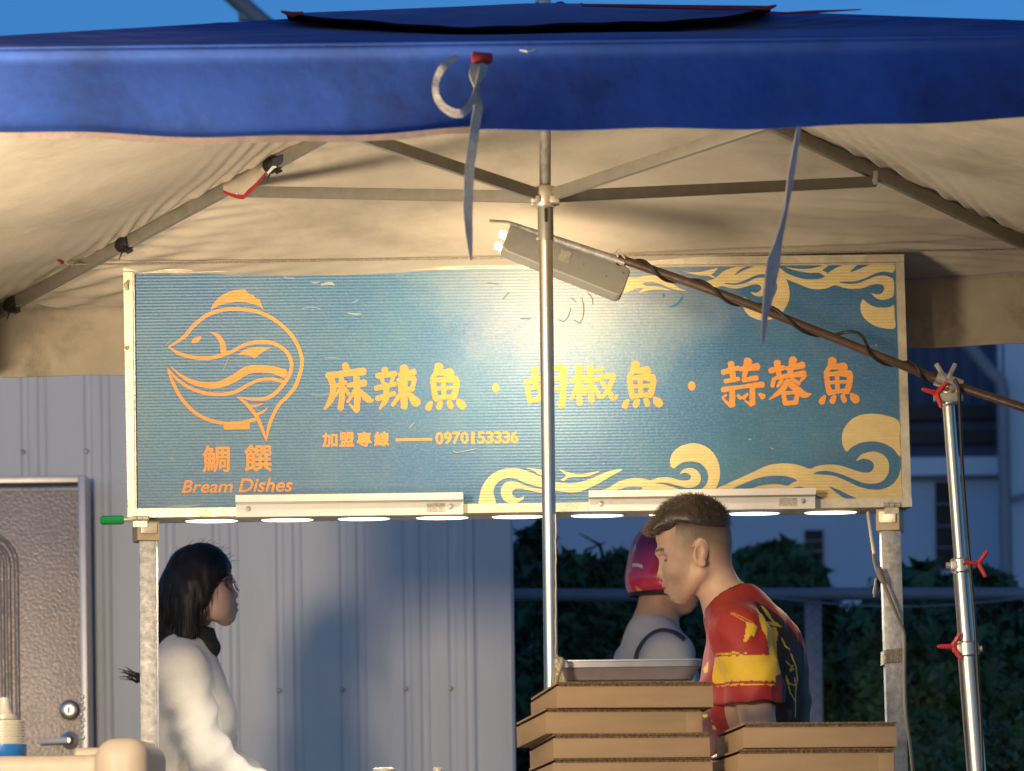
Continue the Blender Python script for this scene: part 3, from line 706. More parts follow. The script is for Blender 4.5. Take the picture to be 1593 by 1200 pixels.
fbar([i_(193, 425), i_(207.5, 425), i_(211, 793), i_(200, 793)], YS - .020, YS + .02)
fbar([i_(1393, 410), i_(1405, 410), i_(1416.5, 776), i_(1403, 776.5)], YS - .020, YS + .02)
quad_board('frame_lip', i_(207.5, 424.4), i_(1393, 410.2), i_(1393, 412.2), i_(207.5, 426.6), YS - .013, YS - .0005, M_alum, sg)
quad_board('frame_lip', i_(207.7, 427), i_(209.8, 427), i_(213.2, 792), i_(211.2, 792), YS - .013, YS - .0005, M_alum, sg)
# soffit board with nine recessed puck lights behind the lower edge
SOF = (YS + .021, YS + .16)
b = MB(); a, c = i_(203, 806.5), i_(1414, 790)
quad_board('soffit', a + Vector((0, 0, .016)), c + Vector((0, 0, .016)), c, a, SOF[0], SOF[1], M_alum, sg)
WARM, COOL = (1, .72, .38), (.62, .80, 1.)
M_pw = mat('warm_lens', (.8, .8, .7), emit=(1, .80, .50), estr=4.0); M_pc = mat('cool_lens', (.7, .8, .9), emit=(.70, .88, 1.0), estr=3.2)
for px, py, kind in ((329, 806, 'w'), (447, 806, 'w'), (566, 805, 'c'), (688, 803, 'w'), (806, 801, 'w'), (929, 799.5, 'c'), (1050, 798, 'w'), (1172, 796.5, 'c'), (1292, 794.5, 'w')):
    c = P(px, py, YS + .085); tt = (px - 203) / (1414 - 203); zc = a.z + (i_(1414, 790).z - a.z) * tt
    c.z = zc - .0
    def flatl(prof, n=36):
        q = MB(); q.lathe((0, 0, 0), prof, n); q.v = [(c.x + v[0], c.y + v[1] * .62, c.z + v[2]) for v in q.v]; return q
    pl = flatl([(.066, -.0005), (.072, -.0008), (.071, -.0018), (.064, -.0022)]).build('puck_light', M_white, sg)
    flatl([(.066, -.0023), (.064, -.0036), (.04, -.0044), (.01, -.0046)]).build('lens', M_pw if kind == 'w' else M_pc, pl)
    pk = bpy.data.lights.new('puck_spot', 'SPOT'); pk.energy = 20.0; pk.color = (1, .80, .54) if kind == 'w' else (.66, .85, 1.0); pk.spot_size = R(156); pk.spot_blend = .5; pk.shadow_soft_size = .04
    ko = bpy.data.objects.new('puck_spot', pk); COL.objects.link(ko); ko.parent = pl; ko.location = c + Vector((0, 0, -.012)) - wloc(pl)
# two unlit white batten fittings on the lower front edge
for (x0, x1, yt, yb) in ((370, 721, 773, 806), (915, 1265, 766, 797)):
    sl_ = -.0125 * (x1 - x0)
    q = lambda fx, fy: P(x0 + (x1 - x0) * fx, yt + (yb - yt) * fy - 4.2 * fx + 2.1, YS)
    bt = quad_board('batten_fitting', q(0, .38), q(1, .38), q(1, 1), q(0, 1), YS - .062, YS - .026, M_white, sg)
    cv = quad_board('cover', q(0, 0), q(1, 0), q(1, .33), q(0, .33), YS - .080, YS - .024, M_white, bt)
    quad_board('lip', q(.003, .33), q(.997, .33), q(.997, .40), q(.003, .40), YS - .070, YS - .030, M_steel, bt)
    quad_board('sticker', q(.84, .46), q(.92, .46), q(.92, .86), q(.84, .86), YS - .0632, YS - .0625, M_sticker, bt)
    for fx in (.055, .945):
        s0 = q(fx, .62); MB().lathe((s0.x, YS - .062, s0.z), [(.006, 0), (.0065, -.003), (.003, -.004)], 10, 'Y').build('screw', M_galv, bt)
# wing braces under the ends (hinges)
for px, py in ((218, 807), (1387, 786)):
    b = MB()
    for k in range(3): b.tube([P(px - 13 + k * 9, py, YS - .03), P(px - 5 + k * 9, py, YS - .03)], .0065, 10)
    b.box(P(px, py + 7, YS - .028), (px2m(22, YS), .005, px2m(12, YS))); b.build('hinge', M_tarn, sg)
tn = P(200, 437, YS - .02); b = MB(); b.tube([tn, tn + Vector((-.006, -.01, -.012)), tn + Vector((-.002, -.01, -.024))], [.004, .006, .003], 7); b.build('wire_tie', M_block, sg)
tn = P(200, 540, YS - .02); b = MB(); b.tube([tn, tn + Vector((-.006, -.004, -.004))], [.004, .005], 7); b.build('wire_tie', M_block, sg)

# --- lettering and artwork (flat print on the board)
LAY = [0]
def flat(name, polys, m, depth=.0012, par=sg):
    """polys: lists of photo pixels; each one a sheet a hair proud of the last"""
    b = MB()
    for po in polys:
        LAY[0] += 1; y = YS - depth - (LAY[0] % 40) * 6e-6
        tri = geometry.tessellate_polygon([[Vector((p[0], p[1], 0)) for p in po]])
        b.add([P(p[0], p[1], y) for p in po], tri)
    return b.build(name, m, par, smooth=False)
def smooth_poly(pts, o, sc, n=5): return catmull([(o[0] + p[0] / sc, o[1] + p[1] / sc) for p in pts], n, True)
def stroke_polys(st, o, sc, wob=0., capn=10, taper=True):
    pts = catmull([(p[0], p[1], p[2]) for p in st], 7) if len(st) > 2 else [np.array(st[0]) * (1 - t) + np.array(st[1]) * t for t in np.linspace(0, 1, 7)]
    k = len(pts); L, Rr = [], []
    for i, p in enumerate(pts):
        t = pts[min(i + 1, k - 1)][:2] - pts[max(i - 1, 0)][:2]; t = t / max(np.linalg.norm(t), 1e-6); nn = np.array([-t[1], t[0]])
        hw = max(p[2], 1) / 2 + (wob * mnoise.noise(Vector((p[0] * .045, p[1] * .045, st[0][0]))) if wob else 0)
        hw2 = max(p[2], 1) / 2 + (wob * mnoise.noise(Vector((p[0] * .045, p[1] * .045, st[0][0] + 9))) if wob else 0)
        L.append(p[:2] + nn * hw); Rr.append(p[:2] - nn * hw2)
    t0 = pts[1][:2] - pts[0][:2]; t0 = t0 / max(np.linalg.norm(t0), 1e-6); t1 = pts[-1][:2] - pts[-2][:2]; t1 = t1 / max(np.linalg.norm(t1), 1e-6)
    def cap(c, t, r, s):
        n0 = np.array([-t[1], t[0]]); return [c + r * (n0 * math.cos(a) * s + t * math.sin(a) * .8) for a in np.linspace(0, math.pi, capn)[1:-1]]
    poly = L + cap(pts[-1][:2], t1, pts[-1][2] / 2, 1) + Rr[::-1] + cap(pts[0][:2], -t0, pts[0][2] / 2, 1)
    # quads keep thin strips robust
    out = []
    for i in range(k - 1): out.append([L[i], L[i + 1], Rr[i + 1], Rr[i]])
    e1 = [L[-1]] + cap(pts[-1][:2], t1, pts[-1][2] / 2, 1) + [Rr[-1]]; e0 = [Rr[0]] + cap(pts[0][:2], -t0, pts[0][2] / 2, 1) + [L[0]]
    return [[(o[0] + q[0] / sc, o[1] + q[1] / sc) for q in po] for po in out + [e1, e0]]
def strokes(name, sts, o, sc, m, par=sg, wob=0., depth=.0014):
    b = MB()
    for st in sts:
        LAY[0] += 1; y = YS - depth - (LAY[0] % 60) * 8e-6
        for po in stroke_polys(st, o, sc, wob):
            n = len(po); b.add([P(p[0], p[1], y) for p in po], [tuple(range(n))] if n <= 4 else geometry.tessellate_polygon([[Vector((p[0], p[1], 0)) for p in po]]))
    return b.build(name, m, par, smooth=False)
SCL = 6.372
YU = [[(1230, 128, 85), (1205, 190, 62), (1150, 258, 22)], [(1235, 192, 55), (1345, 190, 80)], [(1352, 196, 66), (1300, 250, 40)], [(1168, 280, 52), (1180, 360, 55), (1195, 440, 60)], [(1180, 268, 46), (1290, 258, 52), (1395, 262, 78)],
      [(1405, 280, 60), (1395, 360, 60), (1372, 435, 62)], [(1195, 452, 52), (1285, 432, 44), (1380, 436, 54)], [(1200, 348, 34), (1390, 336, 36)], [(1272, 270, 48), (1282, 440, 50)],
      [(1152, 486, 36), (1138, 510, 56), (1120, 542, 62)], [(1248, 482, 42), (1238, 510, 60), (1225, 538, 54)], [(1330, 476, 44), (1338, 505, 58), (1346, 530, 52)], [(1418, 466, 40), (1440, 495, 82), (1466, 522, 76)]]
GLY = {
 'ma': ((490, 550), [[(300, 118, 62), (322, 185, 74)], [(130, 222, 66), (300, 198, 60), (480, 180, 76)], [(158, 240, 64), (180, 350, 62), (160, 455, 58), (95, 552, 22)], [(208, 320, 36), (300, 288, 44)], [(262, 250, 50), (268, 420, 56), (252, 545, 60)],
        [(255, 340, 38), (200, 428, 16)], [(290, 340, 36), (332, 402, 36)], [(332, 318, 44), (490, 292, 66)], [(410, 240, 60), (418, 400, 66), (415, 555, 60)], [(412, 572, 46), (345, 505, 16)], [(395, 370, 42), (325, 482, 26)], [(440, 370, 44), (530, 458, 68), (582, 464, 8)]]),
 'la': ((490, 550), [[(690, 162, 64), (712, 205, 50)], [(622, 222, 58), (800, 202, 46)], [(662, 250, 40), (682, 302, 34)], [(775, 235, 38), (748, 302, 26)], [(608, 345, 52), (792, 303, 46)], [(620, 448, 54), (785, 396, 46)], [(706, 310, 48), (702, 450, 60), (640, 552, 18)],
        [(842, 212, 46), (980, 184, 64)], [(885, 146, 84), (880, 350, 72), (884, 530, 66)], [(832, 258, 42), (852, 368, 42)], [(845, 256, 34), (982, 246, 48)], [(985, 255, 46), (962, 360, 46)], [(842, 368, 44), (960, 350, 46)], [(850, 400, 46), (770, 512, 36)], [(930, 398, 46), (1005, 488, 92)]]),
 'yu1': ((490, 550), YU),
 'hu': ((800, 550), [[(112, 290, 56), (275, 248, 52)], [(205, 162, 74), (212, 330, 46)], [(132, 350, 50), (152, 462, 50)], [(140, 350, 42), (275, 326, 46)], [(268, 330, 40), (256, 440, 50)], [(150, 472, 52), (275, 442, 48)],
        [(345, 170, 48), (345, 350, 48), (292, 500, 26)], [(340, 160, 56), (480, 140, 70)], [(490, 150, 68), (486, 400, 62), (472, 515, 66)], [(468, 532, 38), (420, 492, 14)], [(360, 266, 36), (482, 254, 36)], [(350, 362, 36), (472, 350, 36)]]),
 'jiao': ((800, 550), [[(572, 276, 52), (712, 240, 46)], [(640, 142, 78), (640, 330, 54), (650, 500, 58)], [(625, 320, 44), (565, 452, 34)], [(668, 320, 38), (702, 392, 46)], [(750, 142, 70), (756, 250, 46)], [(760, 180, 36), (870, 156, 46)], [(705, 280, 42), (852, 252, 42)], [(760, 280, 56), (765, 470, 60)],
        [(715, 330, 34), (700, 412, 26)], [(800, 340, 38), (850, 432, 46)], [(850, 236, 48), (985, 222, 54)], [(985, 240, 46), (930, 360, 48), (870, 442, 28)], [(870, 280, 38), (950, 400, 52), (985, 440, 60), (1028, 414, 8)]]),
 'yu2': ((800 - 3.9, 550 - 3.1), YU),
 'suan': ((1100, 540), [[(238, 165, 66), (258, 300, 56)], [(405, 140, 84), (368, 295, 44)], [(160, 250, 58), (312, 208, 46)], [(330, 220, 46), (498, 196, 76)], [(182, 340, 46), (312, 318, 46)], [(360, 330, 46), (492, 308, 52)], [(160, 424, 56), (350, 394, 40), (548, 374, 62)],
        [(250, 420, 56), (250, 575, 62)], [(238, 588, 36), (160, 512, 24), (188, 478, 26)], [(305, 482, 32), (332, 506, 40)], [(398, 468, 32), (362, 506, 40)], [(450, 420, 56), (450, 560, 62)], [(438, 574, 40), (375, 532, 16)], [(520, 468, 32), (552, 492, 64)]]),
 'rong': ((1100, 540), [[(695, 156, 72), (712, 272, 50)], [(855, 126, 82), (818, 262, 52)], [(630, 235, 58), (762, 204, 46)], [(792, 214, 46), (948, 180, 70)], [(664, 318, 46), (648, 388, 42)], [(682, 308, 40), (820, 282, 50), (960, 264, 66)], [(970, 282, 46), (930, 334, 28)],
        [(740, 330, 44), (700, 392, 32)], [(838, 318, 40), (912, 362, 42)], [(800, 336, 54), (738, 430, 56), (618, 520, 14)], [(810, 356, 54), (900, 430, 76), (968, 474, 64), (1036, 464, 8)], [(758, 470, 44), (770, 550, 50)], [(770, 458, 34), (900, 450, 38)], [(895, 458, 48), (880, 550, 50)], [(770, 560, 46), (882, 550, 46)]]),
 'yu3': ((1100 + 2.3, 540 + 0.8), YU)}
LBL = {'ma': 'character on the far left of the big orange row'}
for kname, (o_, st) in GLY.items():
    strokes('character', st, o_, SCL, M_orange, wob=5.0)
strokes('separator_dot', [[(0, 0, 13.5), (.5, 0, 13.5)]], (771, 604), 1, M_orange); strokes('separator_dot', [[(0, 0, 14), (.5, 0, 14)]], (1076, 600.5), 1, M_orange)
strokes('dash', [[(0, .6, 4), (54, -.4, 4)]], (617, 684), 1, M_orange)
def text(name, body, bb, m, bold=0., shear=0., slope=-.0125, squeeze=None):
    c = bpy.data.curves.new('t', 'FONT'); c.body = body; c.shear = shear; c.resolution_u = 4
    ob = bpy.data.objects.new('t', c); COL.objects.link(ob); bpy.context.view_layer.update()
    me = bpy.data.meshes.new_from_object(ob.evaluated_get(bpy.context.evaluated_depsgraph_get()))
    vs = np.array([v.co for v in me.vertices]); fs = [tuple(p.vertices) for p in me.polygons]
    bpy.data.objects.remove(ob); bpy.data.curves.remove(c); bpy.data.meshes.remove(me)
    lo, hi = vs.min(0), vs.max(0); x0, y0, x1, y1 = bb
    X = x0 + bold + (vs[:, 0] - lo[0]) / (hi[0] - lo[0]) * (x1 - x0 - 2 * bold); Yp = y1 - bold - (vs[:, 1] - lo[1]) / (hi[1] - lo[1]) * (y1 - y0 - 2 * bold)
    b = MB(); offs = [(0, 0)] + ([(bold * math.cos(a), bold * math.sin(a)) for a in np.linspace(0, 2 * math.pi, 9)[:-1]] if bold else [])
    for dx, dy in offs:
        LAY[0] += 1; y = YS - .0014 - (LAY[0] % 60) * 8e-6
        b.add([P(x + dx, q + dy + slope * (x - (x0 + x1) / 2), y) for x, q in zip(X, Yp)], fs)
    return b.build(name, m, sg, smooth=False)
for ch, bb in (('加', (501, 673, 525, 696)), ('盟', (528, 672.5, 551, 695)), ('專', (555, 672, 578, 695)), ('線', (582, 671.5, 605.5, 694.5))): text('small_character', ch, bb, M_orange, .75)
for i, ch in enumerate('0970153336'):
    x = 677.5 + i * 13.0; text('digit', ch, (x + (3.5 if ch == '1' else 0), 672.5 - i * .16, x + (9.0 if ch == '1' else 12.2), 691.5 - i * .16), M_orange, .75)
text('name_character', '鯛', (315, 693.5, 357.5, 735), M_orange, .85); text('name_character', '饌', (380, 691.5, 423, 734), M_orange, .85)
for wd, bb in (('Bream', (282.5, 747, 362.5, 767)), ('Dishes', (371, 744, 455.5, 766))): text('word', wd, bb, M_orange, .45, .25)

# fish emblem
FO, FSC = (220, 430), 4.615
fish = [[(195, 508, 8), (300, 440, 24), (380, 350, 26), (480, 275, 26), (600, 240, 25), (720, 238, 25), (850, 260, 25), (980, 330, 25), (1090, 440, 26), (1145, 560, 26), (1150, 650, 26), (1110, 780, 26), (1050, 860, 25), (990, 920, 24), (950, 990, 24), (915, 1080, 22), (897, 1182, 8)],
        [(195, 508, 8), (280, 558, 24), (400, 586, 26), (520, 582, 26), (640, 545, 24), (740, 494, 24), (840, 472, 26), (940, 480, 26), (1030, 530, 26), (1075, 610, 26), (1070, 690, 26), (1030, 760, 26), (970, 832, 26), (900, 876, 26), (820, 882, 22), (745, 876, 16), (690, 868, 6)],
        [(690, 868, 8), (750, 912, 24), (800, 970, 26), (830, 1010, 24), (860, 1080, 24), (895, 1172, 12)], [(785, 932, 18), (830, 928, 12), (872, 912, 3)], [(830, 992, 22), (880, 968, 14), (910, 938, 3)],
        [(490, 400, 4), (545, 425, 25), (580, 480, 38), (592, 556, 44)],
        [(210, 648, 3), (280, 710, 18), (370, 760, 32), (470, 782, 40), (570, 775, 48), (670, 730, 55), (760, 675, 56), (850, 664, 52), (940, 672, 52), (1024, 698, 60)],
        [(190, 665, 8), (260, 742, 20), (350, 802, 22), (460, 840, 24), (580, 848, 24), (680, 828, 24), (770, 778, 22), (850, 745, 21), (940, 738, 21), (1015, 758, 21)],
        [(190, 665, 8), (225, 760, 24), (290, 880, 24), (380, 975, 24), (480, 1030, 24), (580, 1054, 24), (700, 1055, 24), (820, 1027, 24)]]
em = strokes('fish_emblem', fish, FO, FSC, M_orange)
EMB = [smooth_poly([(360, 478), (368, 452), (395, 436), (430, 433), (420, 458), (396, 476)], FO, FSC),
                     [(FO[0] + x / FSC, FO[1] + y / FSC) for x, y in [(497, 242), (512, 205), (535, 175), (560, 152), (590, 130), (625, 114), (660, 102), (700, 96), (745, 93), (752, 108), (765, 120), (785, 132), (808, 135), (808, 145), (815, 154), (830, 160), (850, 165), (855, 190), (878, 240), (850, 218), (820, 203), (760, 188), (690, 183), (600, 195), (540, 218)]],
                     [(FO[0] + x / FSC, FO[1] + y / FSC) for x, y in [(690, 565), (715, 545), (740, 530), (775, 517), (810, 510), (870, 508), (930, 515), (898, 526), (870, 545), (840, 566), (812, 592), (795, 578), (770, 568), (730, 564)]],
                     [(FO[0] + x / FSC, FO[1] + y / FSC) for x, y in [(590, 1045), (592, 1095), (600, 1100), (770, 1097), (777, 1090), (778, 1040)]]]
for nm_, po_ in zip(('fish_eye', 'back_fin', 'side_fin', 'bowl_foot'), EMB): flat(nm_, [po_], M_orange, par=em)
# waves
o6, s6 = (960, 395), 5.689; o7, s7 = (1180, 400), 6.926; o8, s8 = (740, 680), 4.085; o9, s9 = (1100, 630), 4.978
flat('wave', [smooth_poly([(405, 148), (480, 165), (560, 203), (650, 234), (760, 243), (840, 230), (890, 198), (950, 150), (1030, 122), (1110, 109), (1220, 108), (1330, 110), (1420, 142), (1490, 215), (1526, 320), (1515, 430), (1450, 530), (1350, 584), (1250, 584), (1160, 540), (1108, 450), (1125, 384), (1170, 418), (1250, 437), (1330, 425), (1390, 370), (1418, 300), (1400, 232), (1370, 196), (1300, 181), (1220, 194), (1140, 230), (1050, 261), (958, 258), (960, 268), (1050, 276), (1140, 258), (1220, 220), (1290, 211), (1340, 230), (1365, 280), (1355, 330), (1310, 368), (1250, 378), (1205, 362), (1183, 338), (1230, 345), (1266, 325), (1274, 292), (1240, 270), (1180, 278), (1120, 298), (1050, 308), (980, 300), (930, 285), (870, 303), (800, 312), (720, 303), (650, 283), (560, 230), (480, 185)], o6, s6)], M_cream)
flat('wave', [smooth_poly([(575, 150), (640, 162), (720, 162), (800, 147), (890, 126), (862, 162), (835, 186), (868, 205), (850, 214), (810, 196), (740, 192), (660, 178)], o6, s6),
              smooth_poly([(-60, 185), (0, 190), (60, 202), (170, 212), (240, 196), (330, 192), (400, 210), (480, 258), (560, 308), (615, 328), (540, 322), (460, 300), (380, 266), (300, 250), (225, 262), (262, 284), (360, 290), (440, 310), (470, 325), (400, 316), (300, 320), (195, 345), (230, 306), (160, 310), (105, 335), (40, 342), (-60, 330)], o6, s6)], M_cream)
flat('wave_gap', [smooth_poly([(1040, 188), (1085, 142), (1150, 113), (1200, 113), (1120, 148)], o6, s6)], M_sign, .0022)
M_fade = mat('faded_blue_print', (.015, .17, .36), .5)
flat('faded_mark', [smooth_poly([(455, 465), (520, 442), (580, 375), (578, 402), (540, 448), (490, 474)], o6, s6), smooth_poly([(400, 355), (415, 350), (425, 375), (410, 388)], o6, s6)], M_fade)
flat('wave', [smooth_poly([(215, 110), (300, 172), (380, 205), (480, 235), (600, 242), (680, 230), (722, 205), (760, 165), (850, 112), (980, 66), (1200, 64), (1448, 62), (1452, 165), (1350, 157), (1260, 178), (1150, 228), (1050, 260), (950, 265), (874, 266), (880, 276), (960, 290), (1060, 285), (1160, 250), (1260, 210), (1350, 200), (1420, 218), (1456, 250), (1458, 405), (1410, 448), (1330, 462), (1262, 440), (1215, 390), (1262, 401), (1320, 395), (1354, 350), (1343, 310), (1300, 291), (1220, 300), (1130, 333), (1020, 346), (920, 332), (822, 305), (740, 335), (640, 350), (540, 335), (430, 290), (300, 238), (200, 180)], o7, s7),
              smooth_poly([(285, 105), (380, 122), (480, 130), (580, 121), (680, 97), (740, 76), (778, 76), (735, 108), (692, 145), (738, 168), (720, 208), (650, 171), (560, 171), (460, 158), (370, 138)], o7, s7)], M_cream, .0016)
flat('wave_gap', [smooth_poly([(990, 165), (1045, 102), (1110, 69), (1230, 69), (1120, 115)], o7, s7)], M_sign, .0024)
flat('wave', [smooth_poly([(1130, 458), (1180, 502), (1250, 535), (1340, 546), (1420, 537), (1460, 522), (1466, 640), (1470, 766), (1350, 768), (1240, 735), (1150, 670), (1105, 595), (1098, 530), (1110, 482)], o7, s7)], M_cream)
flat('wave', [smooth_poly([(28, 430), (25, 380), (45, 310), (95, 245), (160, 210), (240, 198), (310, 212), (380, 240), (430, 260), (500, 285), (560, 293), (640, 292), (720, 270), (800, 235), (870, 212), (932, 208), (860, 250), (790, 290), (720, 325), (650, 350), (570, 350), (490, 338), (415, 320), (320, 293), (250, 265), (190, 263), (135, 295), (112, 350), (125, 430)], o8, s8),
              smooth_poly([(500, 338), (415, 331), (330, 315), (260, 286), (200, 285), (165, 320), (162, 370), (190, 410), (240, 422), (290, 405), (307, 378), (270, 390), (240, 376), (232, 348), (260, 329), (320, 335), (415, 355), (500, 352)], o8, s8),
              smooth_poly([(325, 198), (400, 205), (430, 215), (445, 252), (400, 238), (370, 215)], o8, s8), smooth_poly([(528, 205), (600, 229), (680, 236), (790, 215), (720, 248), (650, 255), (592, 259), (560, 280), (542, 270), (575, 246)], o8, s8)], M_cream)
flat('wave', [smooth_poly([(800, 355), (850, 320), (920, 280), (1000, 263), (1060, 265), (1110, 275), (1160, 260), (1230, 258), (1300, 275), (1350, 275), (1368, 255), (1355, 235), (1325, 228), (1297, 235), (1320, 208), (1360, 197), (1400, 208), (1428, 245), (1425, 290), (1390, 318), (1340, 322), (1280, 308), (1210, 291), (1135, 293), (1200, 304), (1270, 324), (1330, 345), (1400, 345), (1450, 320), (1477, 270), (1470, 215), (1430, 170), (1370, 155), (1310, 165), (1255, 200), (1235, 160), (1250, 105), (1300, 60), (1380, 40), (1450, 55), (1510, 100), (1545, 170), (1553, 240), (1540, 300), (1520, 335), (1510, 365), (1150, 365)], o8, s8)], M_cream)
flat('wave_gap', [smooth_poly([(868, 352), (920, 329), (990, 316), (1060, 322), (1032, 344), (1020, 356)], o8, s8)], M_sign, .0022)
flat('wave', [smooth_poly([(55, 665), (150, 615), (260, 565), (370, 515), (470, 470), (560, 455), (640, 455), (720, 470), (795, 495), (850, 475), (940, 462), (1030, 470), (1110, 495), (1200, 522), (1260, 522), (1290, 490), (1285, 450), (1250, 425), (1205, 418), (1155, 435), (1190, 390), (1240, 368), (1300, 362), (1360, 385), (1400, 430), (1410, 490), (1395, 550), (1350, 595), (1280, 612), (1210, 605), (1120, 570), (1030, 535), (940, 514), (880, 513), (833, 527), (833, 537), (900, 541), (990, 552), (1080, 590), (1180, 635), (1270, 655), (1350, 655), (1430, 620), (1480, 560), (1500, 500), (1504, 620), (1508, 738), (1200, 738), (960, 738), (880, 715), (830, 690), (780, 668), (500, 668), (300, 668)], o9, s9)], M_cream)
flat('wave_gap', [smooth_poly([(180, 662), (280, 611), (400, 566), (500, 551), (610, 553), (695, 583), (655, 605), (620, 625), (540, 613), (430, 621), (330, 651), (290, 664)], o9, s9), smooth_poly([(660, 650), (720, 633), (780, 655), (795, 664)], o9, s9), smooth_poly([(945, 632), (1010, 655), (1080, 690), (1165, 730), (1070, 724), (1000, 680)], o9, s9)], M_sign, .0022)
flat('wave', [smooth_poly([(1080, 362), (1050, 310), (1045, 240), (1070, 170), (1130, 105), (1210, 75), (1290, 70), (1380, 82), (1484, 128), (1490, 260), (1496, 398), (1440, 340), (1370, 300), (1280, 283), (1190, 295), (1120, 330)], o9, s9)], M_cream)

M_scr = mat('bare_scratch', (.36, .38, .36), .6); M_crack = mat('brown_crack', (.10, .07, .035), .8)
for pts in ([(249, 790, .8), (275, 788, 2.2), (296, 787.5, 2.4), (316, 785, .8)], [(265, 716, .6), (268, 714, 1.3), (272, 719, .6)], [(441, 432, .8), (458, 433, 1.6)], [(484, 439, 1), (490, 440, 2.2), (497, 439, 1)], [(500, 443, 3), (514, 441, 5), (520, 444, 2)], [(470, 480, .6), (486, 478, 1.2), (500, 481, .6)], [(540, 487, 1), (553, 489, 2.4), (562, 488, 1)], [(548, 471, .5), (556, 468, 1.2)], [(636, 667, .8), (641, 661, 1.4), (645, 658, .6)], [(706, 702, 1.6), (712, 704, 1), (742, 698, .6)], [(222, 552, .6), (220, 560, 1.2)], [(484, 614, .5), (500, 615, .9), (516, 613, .5)], [(268, 527, .5), (258, 538, 1.1)], [(346, 578, .5), (352, 566, .9), (356, 556, .5)], [(1165, 684, 2.2), (1168, 683.5, 2.2)], [(1198, 696, .8), (1203, 699, 1.6)], [(1362, 537, 1.8), (1364, 537, 1.8)], [(446, 434, .6), (440, 428, .9)], [(505, 557, .6), (520, 557, 1.2), (529, 558, .6)], [(360, 463, .4), (348, 470, .8)]):
    strokes('scratch', [pts], (0, 0), 1, M_scr, depth=.0030)
for pts in ([(888, 480, .8), (884, 492, 1.2), (877, 500, .7), (869, 497, .9)], [(905, 463, .7), (908, 478, 1.3), (907, 492, 1.1), (902, 502, .9), (893, 498, .7)], [(914, 455, .6), (921, 464, .9), (922, 474, .5)], [(896, 470, .5), (888, 463, .8)], [(810, 496, .4), (826, 496, .7)], [(758, 440, .4), (775, 442, .6)], [(792, 455, .5), (782, 466, .7)]):
    strokes('crack', [pts], (0, 0), 1, M_crack, depth=.0030)

# green screwdriver used as the hinge pin
sd = thing('screwdriver', P(180, 809, YS - .03), 'green handled screwdriver pushed into the left sign hinge', 'screwdriver')
MB().tube([P(156, 810, YS - .03), P(160, 809.8, YS - .03), P(190, 809, YS - .03), P(193, 809, YS - .03)], [.0085, .0115, .0115, .008], 8).build('handle', M_green, sd)
MB().tube([P(193, 809, YS - .03), P(206, 808.6, YS - .03)], .006, 10).build('collar', M_tarn, sd); MB().tube([P(206, 808.6, YS - .03), P(232, 808, YS - .03)], .0025, 8).build('shaft', M_galv, sd)

# ------------------------------------------------------------------ cart carrying the sign
ct = thing('food_cart', Vector((P(800, 1000, YS).x, YS, 0)), 'street food cart with two steel posts under the sign', 'food cart')
for (xt, xb, wpx, dy, py0) in ((231, 233, 27, 0, 842), (1384, 1396, 31, 0, 826)):
    top = P(xt, py0 - 14, YS + .02); bot = P(xb, 1200, YS + .02); d = bot - top; bot2 = top + d * ((top.z - .62) / (top.z - bot.z))
    b = MB(); b.bar(bot2, top, px2m(wpx, YS), .042, .003); b.build('post', M_galv, ct)
for i, (x0, x1, y0, y1, sx) in enumerate(((209, 237, 812, 842, 1), (1374, 1404, 792, 826, -1))):
    xa, xb = (x0, x1) if i == 0 else (x0, x1)
    c = (P(xa, y0, YS) + P(xb, y1, YS)) / 2; sz = (px2m(xb - xa, YS) + .012, .09, px2m(y1 - y0, YS))
    Mr = Matrix.Rotation(R(14 if i == 0 else -14), 3, 'Z')
    cb = MB().box(c + Vector((.004 * sx, .028, 0)), sz, Mr, bev=.004).build('corner_block', M_block, ct)
    f = c + Mr @ Vector((0, -.049, .006)) + Vector((.004 * sx, .028, 0)); MB().box(f, (sz[0] * .72, .008, sz[2] * .55), Mr, bev=.002).build('latch_plate', M_alum, cb)
# velcro strap on the right post
vs_ = MB(); c = P(1390, 1021, YS + .02); G = []
for k in range(25):
    a = 2 * math.pi * k / 24; rx, ry = px2m(19, YS), .030; cx = math.copysign(abs(math.cos(a)) ** .35, math.cos(a)) * rx; cy = math.copysign(abs(math.sin(a)) ** .35, math.sin(a)) * ry
    tilt = .006 * math.cos(a); G.append([c + Vector((cx, cy, z + tilt)) for z in (-.017, -.008, .008, .017)])
vs_.grid(G); vs_.build('velcro_strap', M_strap, ct, angle=60)
zc = .985
MB().box((P(800, 1, YS).x, YS - .1, zc - .02), (px2m(1225, YS), .7, .03), bev=.004).build('counter', M_table, ct)
MB().box((P(800, 1, YS).x, YS - .1, .52), (px2m(1200, YS), .64, .86), bev=.01).build('cabinet', M_galv, ct)
for sx in (-1, 1):
    b = MB(); b.lathe((P(800, 1, YS).x + sx * .75, YS + .1, .1), [(.03, -.03), (.1, -.028), (.1, .028), (.03, .03)], 20, 'Y'); b.build('wheel', M_black, ct)

